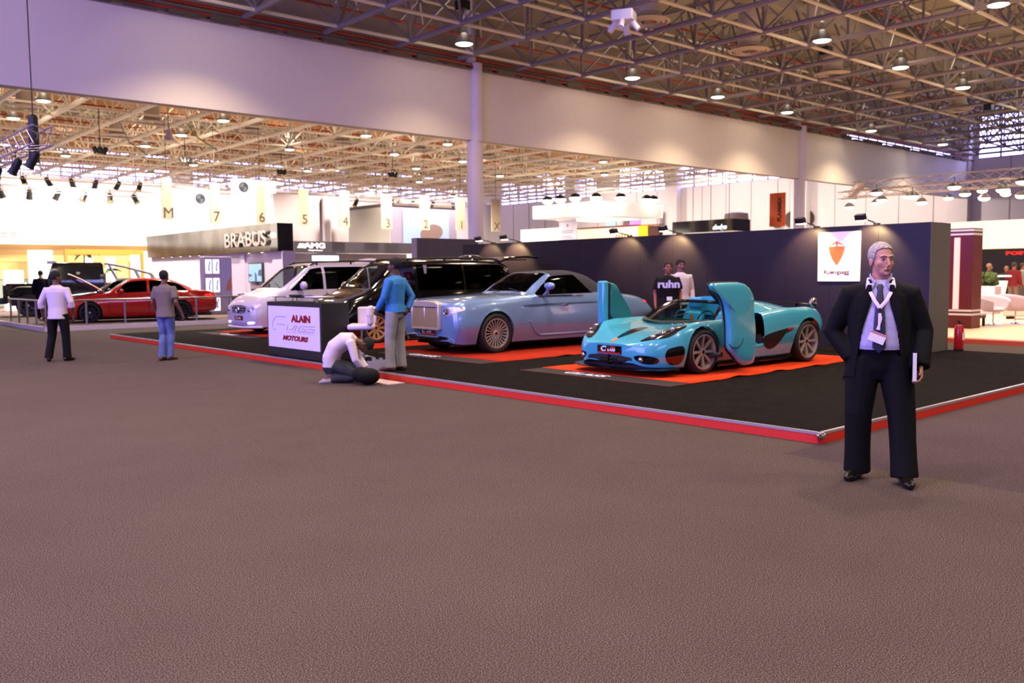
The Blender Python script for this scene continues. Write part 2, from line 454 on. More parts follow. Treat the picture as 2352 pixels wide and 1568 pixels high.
# ------------------------------------------------------------------ car bodies: one lofted shell, split into paint and glass by where a face lies
def pchip(xs_, ys_):
    n = len(xs_); h = [xs_[i + 1] - xs_[i] for i in range(n - 1)]; d = [(ys_[i + 1] - ys_[i]) / h[i] for i in range(n - 1)]
    m = [d[0]] + [0 if d[i - 1] * d[i] <= 0 else 2 * d[i - 1] * d[i] / (d[i - 1] + d[i]) for i in range(1, n - 1)] + [d[-1]]
    def f(x):
        i = 0
        while i < n - 2 and x > xs_[i + 1]: i += 1
        t = (x - xs_[i]) / h[i]; t2, t3 = t * t, t * t * t
        return (2 * t3 - 3 * t2 + 1) * ys_[i] + (t3 - 2 * t2 + t) * h[i] * m[i] + (3 * t2 - 2 * t3) * ys_[i + 1] + (t3 - t2) * h[i] * m[i + 1]
    return f
def catmull(P, seg, k=.5):
    """P: control points (y, z); returns list of (y, z, s)."""
    out = []; n = len(P)
    for i in range(n - 1):
        p0 = P[max(i - 1, 0)]; p1 = P[i]; p2 = P[i + 1]
        p3 = P[i + 2] if i + 2 < n else (-P[n - 2][0], P[n - 2][1])
        for j in range(seg[i]):
            t = j / seg[i]; t2, t3 = t * t, t * t * t
            q = []
            for a in (0, 1):
                m1 = k * (p2[a] - p0[a]); m2 = k * (p3[a] - p1[a])
                L = abs(p2[0] - p1[0]) + abs(p2[1] - p1[1])
                l0 = abs(p1[0] - p0[0]) + abs(p1[1] - p0[1]) + 1e-6; l2 = abs(p3[0] - p2[0]) + abs(p3[1] - p2[1]) + 1e-6
                m1 *= min(1, 2 * L / (l0 + L)); m2 *= min(1, 2 * L / (l2 + L))
                q.append((2 * t3 - 3 * t2 + 1) * p1[a] + (t3 - 2 * t2 + t) * m1 + (3 * t2 - 2 * t3) * p2[a] + (t3 - t2) * m2)
            out.append((q[0], q[1], i + t))
    out.append((P[-1][0], P[-1][1], n - 1.0))
    return out
class Shell:
    """Lofted car shell. rows: x, wb, zb, wm, zm, ws, zs, wt, zt, zc (half section, bottom to centre)."""
    def __init__(s, rows, dx=.022, seg=(7, 8, 10, 12), arches=(), kick=None):
        xk = [r[0] for r in rows]; F = [pchip(xk, [r[i] for r in rows]) for i in range(1, 10)]
        n = int((xk[-1] - xk[0]) / dx); X = sorted(set([xk[0] + (xk[-1] - xk[0]) * i / n for i in range(n + 1)]))
        s.grid = []
        for x in X:
            v = [f(x) for f in F]
            P = [(v[0], v[1]), (v[2], v[3]), (v[4], v[5]), (v[6], v[7]), (0, v[8])]
            h = catmull(P, seg)
            s.grid.append([(x, -y, z, t) for y, z, t in h] + [(x, y, z, t) for y, z, t in reversed(h[:-1])])
        s.arches = arches
    def split(s, classify):
        """returns {part: mesh builder}; wheel openings are cut out and their rims turned inwards"""
        g = [[list(p) for p in r] for r in s.grid]; nr, nc = len(g), len(g[0])
        ins = [[None] * nc for _ in range(nr)]
        for i in range(nr):
            for j in range(nc):
                x, y, z, t = g[i][j]
                for ax, az, ar in s.arches:
                    if t < 2.3 and (x - ax) ** 2 + (max(z - az, 0)) ** 2 < ar * ar and (z > az or abs(x - ax) < ar): ins[i][j] = (ax, az, ar)
        out = {}; rim = {}
        def vert(part, i, j):
            mb, idx = out.setdefault(part, (MB(), {}))
            if (i, j) not in idx:
                x, y, z, t = g[i][j]
                if ins[i][j]:
                    ax, az, ar = ins[i][j]; dx_, dz = x - ax, max(z - az, 0)
                    if z > az:
                        d = max(sqrt(dx_ * dx_ + dz * dz), 1e-4); x, z = ax + dx_ / d * ar, az + dz / d * ar
                    else: x = ax + (ar if dx_ > 0 else -ar)
                idx[(i, j)] = len(mb.v); mb.v.append((x, y, z))
            return idx[(i, j)]
        for i in range(nr - 1):
            for j in range(nc - 1):
                q = [(i, j), (i + 1, j), (i + 1, j + 1), (i, j + 1)]
                k = [ins[a][b] is not None for a, b in q]
                if all(k): continue
                cx = sum(g[a][b][0] for a, b in q) / 4; cy = sum(g[a][b][1] for a, b in q) / 4; cz = sum(g[a][b][2] for a, b in q) / 4; ct = sum(g[a][b][3] for a, b in q) / 4
                part = classify(cx, cy, cz, ct)
                if part is None: continue
                vi = [vert(part, a, b) for a, b in q]
                mb = out[part][0]; mb.f.append(tuple(vi)); mb.mi.append(0)
                if any(k) and part == 'body':
                    for e in range(4):
                        a, b_ = q[e], q[(e + 1) % 4]
                        if k[e] and k[(e + 1) % 4]: rim[(vi[e], vi[(e + 1) % 4])] = 1
        # front and rear caps
        mb, idx = out['body']
        for i in (0, nr - 1):
            f = [vert('body', i, j) for j in range(nc)]
            mb.f.append(tuple(f)); mb.mi.append(0)
        for a, b_ in rim:                      # arch lips
            pa, pb = mb.v[a], mb.v[b_]
            o = len(mb.v)
            for p in (pa, pb): mb.v.append((p[0], p[1] * .90, p[2]))
            mb.f.append((a, b_, o + 1, o)); mb.mi.append(0)
        return {k: v[0] for k, v in out.items()}
def build_parts(p, T, mats):
    for k, m in p.items(): m.build(k.replace('_far', ''), mats(k), T)
def bvh_of(mb): return BVHTree.FromPolygons([V(p) for p in mb.v], mb.f)
def resample(poly, n=40, closed=True):
    P = [V(p) for p in poly]; P2 = P + [P[0]] if closed else P
    L = [0]
    for a, b in zip(P2, P2[1:]): L.append(L[-1] + (b - a).length)
    out = []; i = 0
    m = n if closed else n - 1
    for k in range(n):
        t = L[-1] * k / m
        while i < len(L) - 2 and t > L[i + 1]: i += 1
        u = (t - L[i]) / max(L[i + 1] - L[i], 1e-9); out.append(P2[i].lerp(P2[i + 1], u))
    return out
def round_poly(P, it=2):
    for _ in range(it):
        Q = []
        for a, b in zip(P, P[1:] + P[:1]):
            Q += [tuple(V(a).lerp(V(b), .25)), tuple(V(a).lerp(V(b), .75))]
        P = Q
    return P
def patch(bvh, poly, axis, off=.004, rings_=6, thick=.012, smooth=2, n=44, mb=None):
    """Panel that hugs the shell: outline in the plane seen along axis ('-x' from the front, '-y'/'+y' from a side, '-z' from above)."""
    P = resample(round_poly(poly, smooth) if smooth else poly, n)
    c = sum(P, V((0, 0))) / len(P)
    o = {'-x': lambda u, v: (V((-3, u, v)), V((1, 0, 0))), '+x': lambda u, v: (V((9, u, v)), V((-1, 0, 0))), '-y': lambda u, v: (V((u, -4, v)), V((0, 1, 0))), '+y': lambda u, v: (V((u, 4, v)), V((0, -1, 0))), '-z': lambda u, v: (V((u, v, 5)), V((0, 0, -1)))}[axis]
    def hit(p):
        a, d = o(p.x, p.y); h, nn, i, dist = bvh.ray_cast(a, d)
        if h is None: return None, d
        if nn.dot(d) > 0: nn = -nn
        return h, nn
    top = []; last = None
    for k in range(rings_ + 1):
        t = 1 - k / rings_; row = []
        for p in P:
            q = c + (p - c) * t; h, nn = hit(q)
            if h is None: h, nn = last if last else (o(q.x, q.y)[0] + o(q.x, q.y)[1] * 3.2, -o(q.x, q.y)[1])
            last = (h, nn); row.append(h + nn * off)
        top.append(row)
    d = o(0, 0)[1]
    base = [p + d * (thick + off) for p in top[0]]
    mb = mb or MB()
    mb.rings([base] + top, False)
    return mb
def mirror_mb(mb):
    m = MB(); m.v = [(x, -y, z) for x, y, z in mb.v]; m.f = [tuple(reversed(f)) for f in mb.f]; m.mi = list(mb.mi); return m
m_tyre = mat('tyre', (16, 15, 16), .75)
m_well = mat('wheel_well', (8, 8, 9), .9)
m_rim = mat('alloy', (190, 186, 190), .35, .55)
m_rim_d = mat('dark_alloy', (26, 26, 28), .3, .6)
m_disc = mat('brake_disc', (70, 66, 66), .35, .8)
m_chrome = mat('chrome', (225, 222, 225), .07, 1.0)
m_gloss = mat('gloss_black', (9, 9, 11), .08, 0, .6, coat=.6)
m_trimb = mat('matt_black', (15, 15, 16), .55)
m_glassd = glass('dark_glass', (28, 30, 32), .14)
m_glassc = glass('clear_glass', (200, 215, 210), .12)
m_glassm = glass('smoked_glass', (95, 100, 98), .14)
m_lampg = glass('headlamp_glass', (235, 238, 245), .16)
m_white = mat('plain_white', (235, 232, 236), .4)
m_plate_red = mat('badge_red', (196, 30, 26), .4)
def wheel(par, x, y, r, w, rr, ns, mrim, style='spoke', r0=None):
    """x, y centre; the outer face looks to -y when y < 0"""
    s = -1 if y < 0 else 1
    t = bpy.data.objects.new('wheel', None); C.objects.link(t); t.parent = par; t.location = (x, y, r0 or r); t.empty_display_size = .1
    R = Matrix.Rotation(pi / 2 * s, 4, 'X').to_4x4()     # lathe axis z -> outward
    R = Matrix(((1, 0, 0, 0), (0, 0, s, 0), (0, 1, 0, 0), (0, 0, 0, 1)))
    h = w / 2
    MB().lathe([(rr - .01, -h * .9), (r - .04, -h), (r - .008, -h * .8), (r, -h * .4), (r, h * .4), (r - .008, h * .8), (r - .04, h), (rr + .012, h * .96), (rr, h * .86), (rr, h * .5)], 40, R).build('tyre', m_tyre, t)
    b = MB()
    b.lathe([(rr, h * .5), (rr + .004, h * .9), (rr - .012, h * .93), (rr - .022, h * .7), (rr - .04, h * .2), (rr - .04, -h * .6)], 40, R)
    zh = h * .72
    b.lathe([(.0, zh + .0), (.035, zh), (.055, zh - .01), (.06, zh - .05), (.0, zh - .05)], 18, R)
    for k in range(ns):
        a = 2 * pi * k / ns
        if style == 'fan': w0, w1, d = .006, .012, .012
        elif style == 'y': w0, w1, d = .017, .022, .018
        else: w0, w1, d = .022, .03, .016
        P = [(.045, -w0), (rr - .018, -w1), (rr - .018, w1), (.045, w0)]
        M = R @ Matrix.Rotation(a, 4, 'Z')
        z0, z1 = zh - .012, h * .84
        vs = [(px, py, (z0 if px < .1 else z1) - dz) for dz in (0, d * 2) for px, py in P]
        b.add(vs, [(0, 1, 2, 3), (7, 6, 5, 4), (0, 4, 5, 1), (1, 5, 6, 2), (2, 6, 7, 3), (3, 7, 4, 0)], M)
    b.build('rim', mrim, t)
    MB().lathe([(0, -.0), (rr * .72, 0), (rr * .72, -.03), (0, -.03)], 28, R).build('brake_disc', m_disc, t)
    MB().lathe([(0, zh + .004), (.028, zh + .003), (.03, zh - .01)], 14, R).build('hub_cap', m_rim_d if mrim is not m_rim_d else m_rim, t)
    return t
def wells(par, spec):
    b = MB()
    for x, z, r, hw in spec:
        for s in (-1, 1):
            b = MB(); b.limb([(x, s * .35, z), (x, s * hw, z)], [r, r], n=36)
            b.v = [(p[0], p[1], min(max(p[2], .16), z + r * .86)) for p in b.v]
            b.build('wheel_well', m_well, par)
def number_plate(par, bvh, z, hw=.26, hh=.058, name='number_plate', yc=0):
    """black plate with the white and red mark of the exhibitor"""
    p = patch(bvh, [(-hw + yc, z - hh), (hw + yc, z - hh), (hw + yc, z + hh), (-hw + yc, z + hh)], '-x', .012, 3, .05, 0, 40)
    o = p.build(name, m_gloss, par, smooth=0)
    x = min(v[0] for v in p.v) - .004
    M = plane_yz(x)
    def at(u, v): return M @ Matrix.Translation((u - yc, v + z, 0))
    t1 = textmesh('C', hh * 1.7, .002, .15, .004, 1.5); t1.transform(at(-hw * .50, hh * .12)); link('plate_letter', t1, m_white, o, 0)
    t2 = textmesh('LASS', hh * .85, .002, .2, .002, 1.45); t2.transform(at(hw * .18, -hh * .08)); link('plate_letters', t2, m_white, o, 0)
    t3 = textmesh('AIN', hh * .55, .002, .2, .003, 1.6); t3.transform(at(hw * .30, hh * .52)); link('plate_letters', t3, m_plate_red, o, 0)
    MB().box((x + .001, yc, z - hh * .78), (.004, hw * 1.9, hh * .3)).build('plate_stripe', m_plate_red, o, smooth=0)
    return o
def seat(par, x, y, z, m, w=.5, name='seat', head=True):
    s = bpy.data.objects.new(name, None); C.objects.link(s); s.parent = par; s.location = (x, y, z); s.empty_display_size = .1
    MB().box((0, 0, .09), (.5, w, .18)).build('seat_cushion', m, s, bevel=.05)
    b = MB(); b.rings([[(x0 + dx, yy, zz) for x0, yy in ((-.06, -w / 2 * k), (-.06, w / 2 * k), (.07, w / 2 * k * .9), (.07, -w / 2 * k * .9))] for dx, zz, k in ((.22, .1, .9), (.27, .4, 1), (.33, .66, .9), (.35, .74, .6))])
    b.build('seat_back', m, s, bevel=.04)
    if head: MB().box((.36, 0, .87), (.10, w * .55, .2)).build('headrest', m, s, bevel=.045)
    return s

# ------------------------------------------------------------------ turquoise sports car with its doors raised
def sports_car():
    paint = mat('turquoise_paint', (64, 164, 194), .24, .0, .5, coat=1.0)
    inner = mat('turquoise_leather', (40, 140, 190), .5)
    tealin = mat('teal_trim', (28, 112, 118), .55)
    T = thing('sports_car', 'turquoise low sports car with both doors raised upright on an orange red mat', 'car', (9.99, 8.98, .112), radians(-2.8))
    rows = [(-.15, .46, .20, .54, .33, .47, .44, .28, .465, .47), (-.10, .60, .16, .66, .33, .58, .475, .38, .492, .492), (0, .72, .14, .78, .35, .70, .525, .44, .532, .53),
            (.17, .83, .13, .885, .37, .80, .60, .50, .595, .58), (.45, .90, .13, .975, .42, .885, .70, .56, .665, .645), (.86, .90, .14, .985, .45, .895, .77, .58, .715, .70),
            (1.2, .88, .15, .965, .45, .87, .775, .62, .74, .735), (1.6, .87, .15, .93, .42, .85, .775, .62, .775, .775), (2.1, .87, .15, .93, .46, .86, .80, .6, .82, .83),
            (2.6, .88, .15, .965, .52, .89, .865, .6, .88, .90), (3.1, .89, .16, .995, .55, .93, .905, .6, .89, .90), (3.56, .88, .18, .998, .56, .92, .905, .6, .89, .885),
            (3.85, .84, .24, .97, .56, .88, .875, .6, .87, .865), (4.04, .78, .30, .91, .58, .82, .83, .55, .83, .82), (4.11, .72, .36, .85, .60, .76, .79, .5, .80, .79)]
    xf, xr, rf, rr_ = .86, 3.53, .335, .352
    sh = Shell(rows, .02, arches=((xf, rf, .385), (xr, rr_, .40)))
    def cl(x, y, z, t):
        if 1.22 < x < 2.42 and abs(y) < .66 and t > 2.4: return None
        if 1.50 < x < 2.38 and t < 3 and z > .36 and abs(y) > .5: return None
        return 'body'
    p = sh.split(cl)
    full = Shell(rows, .03).split(lambda x, y, z, t: 'body')['body']; bv = bvh_of(full)
    solid(p['body'].build('body', paint, T), .006)
    wells(T, [(xf, rf, .395, .72), (xr, rr_, .41, .72)])
    MB().bx(.0, 3.95, -.72, .72, .10, .18).bx(.9, 3.4, -.86, .86, .11, .17).build('underbody', m_trimb, T, smooth=0)
    # cockpit tub, dashboard, seats, wheel
    MB().bx(1.2, 2.5, -.62, .62, .2, .30).bx(2.42, 2.5, -.62, .62, .2, .9).bx(1.5, 2.4, -.80, -.62, .2, .38).bx(1.5, 2.4, .62, .80, .2, .38).build('cockpit_tub', inner, T, bevel=.02)
    b = MB(); b.limb([(1.42, -.6, .66), (1.40, 0, .70), (1.42, .6, .66)], [(.16, .09)] * 3, side=(1, 0, 0), n=14); b.build('dashboard', m_trimb, T)
    for y in (-.33, .33):
        st = seat(T, 1.85, y, .13, inner, .46)
        MB().box((.255, 0, .62), (.012, .07, .12)).build('seat_emblem', mat('badge_orange', (222, 120, 60), .3), st)
    b = MB(); b.lathe([(.155, -.012), (.17, 0), (.155, .012), (.143, 0), (.155, -.012)], 24, Matrix.Translation((1.66, -.33, .76)) @ Matrix.Rotation(radians(-65), 4, 'Y'))
    b.cyl((1.45, -.33, .70), (1.64, -.33, .76), .03); b.build('steering_wheel', m_trimb, T)
    # windscreen: wrap-around glass with black frame
    def ws(u, v):
        a = V((1.0 + .40 * u * u, .70 * u, .742 + .03 * u * u)); t = V((1.62 + .24 * u * u, .53 * u, 1.055 - .03 * u * u))
        q = a.lerp(t, v); q.z += .05 * v * (1 - v) * 2; return q
    b = MB(); R = [[ws(-1 + 2 * i / 20, j / 8) for i in range(21)] for j in range(9)]
    b.rings(R, False, closed=False); b.build('windscreen', glass('teal_glass', (150, 205, 195), .12), T)
    b = MB(); b.limb([ws(-1 + 2 * i / 20, 1) for i in range(21)], [.026] * 21, n=8)
    for u in (-1, 1): b.limb([ws(u, j / 6) for j in range(7)], [.026] * 7, n=8)
    b.build('windscreen_frame', m_gloss, T)
    b = MB(); b.limb([ws(-.95 + 1.9 * i / 16, .02) + V((-.03, 0, .0)) for i in range(17)], [(.05, .012)] * 17, side=(1, 0, 0), n=8); b.limb([V((1.08, .1, .77)), V((1.24, -.32, .88))], [.014, .008], n=6); b.build('wiper_cowl', m_trimb, T)
    # roll hoop and engine cover
    er = [(2.36, .70, .80, .66, .90, .56, 1.03, .38, 1.10, 1.115), (2.7, .72, .82, .66, .90, .54, 1.00, .36, 1.06, 1.075), (3.2, .70, .84, .62, .89, .5, .95, .34, 1.0, 1.01), (3.6, .62, .84, .54, .88, .44, .91, .3, .935, .94), (3.95, .5, .81, .44, .84, .36, .855, .25, .86, .862)]
    def ecl(x, y, z, t):
        if x < 2.62 and t > 2.2: return 'roll_hoop'
        if 2.7 < x < 3.5 and abs(y) < .34 and t > 2.7: return 'rear_window'
        return 'body'
    e = Shell(er, .03).split(ecl)
    e['body'].build('engine_cover', paint, T); e['roll_hoop'].build('roll_hoop', m_gloss, T); e['rear_window'].build('engine_louvre', mat('silver_louvre', (190, 186, 190), .25, .6), T)
    # rear wing
    b = MB(); b.limb([(3.96, -.80, .95), (3.92, -.4, .98), (3.92, .4, .98), (3.96, .80, .95)], [(.14, .016)] * 4, side=(1, 0, 0), n=12)
    for y in (-.5, .5): b.limb([(3.9, y, .84), (3.93, y, .99)], [(.06, .012)] * 2, side=(1, 0, 0), n=8)
    b.build('rear_wing', m_gloss, T)
    MB().ell((3.93, -.80, .98), (.10, .05, .085), 16, 10).build('wing_end_pod', m_chrome, T)
    # front: lamps, hood stripe, badge, grille, vents
    hl = [(-.93, .56), (-.90, .66), (-.74, .735), (-.60, .70), (-.46, .585), (-.60, .545), (-.80, .53)]
    lampbase = mat('headlamp_black', (24, 26, 32), .15, .2, coat=1)
    for s in (1, -1):
        # outline seen from above: long almond swept back over the wing
        pl = [(-.08, -.50 * s), (.0, -.68 * s), (.13, -.815 * s), (.34, -.90 * s), (.62, -.89 * s), (.48, -.80 * s), (.28, -.66 * s), (.10, -.55 * s)]
        q = patch(bv, pl, '-z', .005, 6, .02); o = q.build('headlamp', lampbase, T)
        b = MB()
        for px, py, r in ((.10, .65, .05), (.22, .74, .055), (.36, .80, .045)):
            h = bv.ray_cast(V((px, -py * s, 3)), V((0, 0, -1)))[0]
            b.ell((px - .01, -py * s, h.z + .002), (r, r, .03), 14, 8)
        b.build('headlamp_lens', m_chrome, o)
        # fog lamp recess and side vent
        q = patch(bv, [(-.46 * s, .30), (-.62 * s, .33), (-.80 * s, .30), (-.80 * s, .20), (-.62 * s, .19)], '-x', .004, 5, .02); o = q.build('fog_lamp', m_gloss, T)
        h = bv.ray_cast(V((-3, -.60 * s, .26)), V((1, 0, 0)))[0]
        MB().ell((h.x, h.y, h.z), (.03, .045, .04), 12, 6).build('fog_lens', m_chrome, o)
        pv = [(.10, .40), (.34, .46), (.42, .44), (.42, .17), (.16, .18)]
        patch(bv, pv, '-y' if s > 0 else '+y', .004, 5, .02).build('bumper_vent', m_gloss, T)
        # side intake behind the door with black centre
        sp = [(2.32, .44), (2.36, .50), (2.62, .56), (3.08, .62), (3.08, .565), (2.88, .54), (2.80, .43), (2.68, .31), (2.53, .265), (2.40, .32)]
        patch(bv, sp, '-y' if s > 0 else '+y', .006, 6, .02, 2, 60).build('side_intake', m_trimb, T)
        q = patch(bv, [(2.92, .565), (3.07, .58), (3.07, .61), (2.93, .60)], '-y' if s > 0 else '+y', .01, 3, .02, 1).build('side_marker', m_plate_red, T)
    q = patch(bv, [(.03, -.05), (.03, .05), (.62, .13), (.62, -.13)], '-z', .004, 6, .01, 1); q.build('hood_stripe', m_gloss, T)
    q = patch(bv, [(-.10, -.035), (-.10, .035), (.01, .045), (.01, -.045)], '-z', .006, 4, .01, 1); q.build('hood_badge', mat('badge_orange', (222, 120, 60), .3), T)
    q = patch(bv, [(-.44, .30), (.44, .30), (.48, .21), (.42, .16), (-.42, .16), (-.48, .21)], '-x', .004, 6, .03, 1); g = q.build('lower_grille', m_trimb, T)
    b = MB()
    for z in (.20, .245): b.limb([(-.16 + .10 * (i / 6 - .5) ** 2 * 4 * .6, -.42 + .84 * i / 6, z) for i in range(7)], [.009] * 7, n=6)
    b.box((-.155, 0, .23), (.03, .05, .15)); b.build('grille_bar', m_gloss, g)
    b = MB(); b.limb([(.30, -.93, .11), (.0, -.84, .11), (-.15, -.56, .11), (-.19, 0, .11), (-.15, .56, .11), (.0, .84, .11), (.30, .93, .11)], [(.018, .09)] * 7, side=(0, 0, 1), n=10); b.build('front_splitter', m_gloss, T)
    for y in (-.865, .865): MB().bx(1.25, 3.1, y - .035, y + .035, .09, .14).build('side_skirt', m_gloss, T)
    number_plate(T, bv, .375, .25, .062)
    m_rs = mat('polished_alloy', (188, 178, 176), .3, .6)
    for x, r, w, yy in ((xf, rf, .26, .855), (xr, rr_, .33, .83)):
        for s in (-1, 1): wheel(T, x, s * yy, r, w, r - .075, 8, m_rs, 'y')
    # raised doors: near one seen from outside, far one from inside
    out = [(0.671, 1.354), (0.787, 1.362), (1.146, 1.366), (1.394, 1.361), (1.532, 1.301), (1.648, 1.194), (1.676, 1.106), (1.676, 0.912), (1.712, 0.735), (1.725, 0.505), (1.717, 0.187), (1.684, 0.13), (1.587, 0.107), (1.449, 0.116), (1.339, 0.169), (1.229, 0.275), (1.104, 0.363), (1.091, 0.478), (1.085, 0.752), (1.049, 0.965), (0.994, 1.106), (0.897, 1.212), (0.759, 1.265), (0.671, 1.292)]
    near = resample(round_poly(out, 1), 90); c = sum(near, V((0, 0))) / len(near)
    def lay(P, c, t, y): return [(c.x + (p.x - c.x) * t, y, c.y + (p.y - c.y) * t) for p in P]
    d = bpy.data.objects.new('door', None); C.objects.link(d); d.parent = T; d.location = (0, -1.17, 0); d.empty_display_size = .1
    R = [lay(near, c, .97, 0), lay(near, c, 1.0, -.03), lay(near, c, .985, -.07), lay(near, c, .93, -.095), lay(near, c, .8, -.11), lay(near, c, .5, -.12), lay(near, c, .05, -.122)]
    MB().rings(R).build('door_skin', paint, d)
    R = [lay(near, c, .96, 0), lay(near, c, .95, .05), lay(near, c, .86, .075), lay(near, c, .5, .08), lay(near, c, .05, .08)]
    MB().rings(R).build('door_lining', tealin, d)
    b = MB(); b.limb([(p.x, .012, p.y) for p in near] + [(near[0].x, .012, near[0].y)], [.014] * 91, n=6); b.build('door_seal', m_trimb, d)
    b = MB(); b.limb([(1.05, .03, .30), (1.0, .25, .26), (1.05, .42, .30)], [.04, .035, .03], n=10); b.build('door_hinge_arm', m_trimb, d)
    b = MB(); b.limb([(1.06, -.09, .46), (1.12, -.105, .40), (1.25, -.115, .40), (1.33, -.12, .46), (1.36, -.12, .54)], [.007] * 5, n=6); b.build('panel_gap', m_trimb, d)
    d = bpy.data.objects.new('door', None); C.objects.link(d); d.parent = T; d.location = (0, .98, 0); d.empty_display_size = .1
    fo = [(.79, 1.34), (.91, 1.35), (.99, 1.25), (1.08, 1.13), (1.17, 1.03), (1.26, .90), (1.31, .80), (1.32, .68), (.79, .66)]
    P = resample(round_poly(fo, 1), 70); c = sum(P, V((0, 0))) / len(P)
    MB().rings([lay(P, c, 1.0, .05), lay(P, c, 1.02, .0), lay(P, c, .98, -.05), lay(P, c, .9, -.065), lay(P, c, .5, -.07), lay(P, c, .05, -.07)]).build('door_lining', tealin, d)
    MB().rings([lay(P, c, 1.01, .04), lay(P, c, 1.05, .06), lay(P, c, 1.02, .11), lay(P, c, .8, .15), lay(P, c, .3, .17)]).build('door_skin', paint, d)
    MB().bx(.63, .75, -.06, .10, .66, 1.39).build('door_edge', paint, d, bevel=.03)
    MB().bx(.75, .79, -.05, .08, .66, 1.36).build('door_seal', m_trimb, d, bevel=.01)
    return T
sports_car()

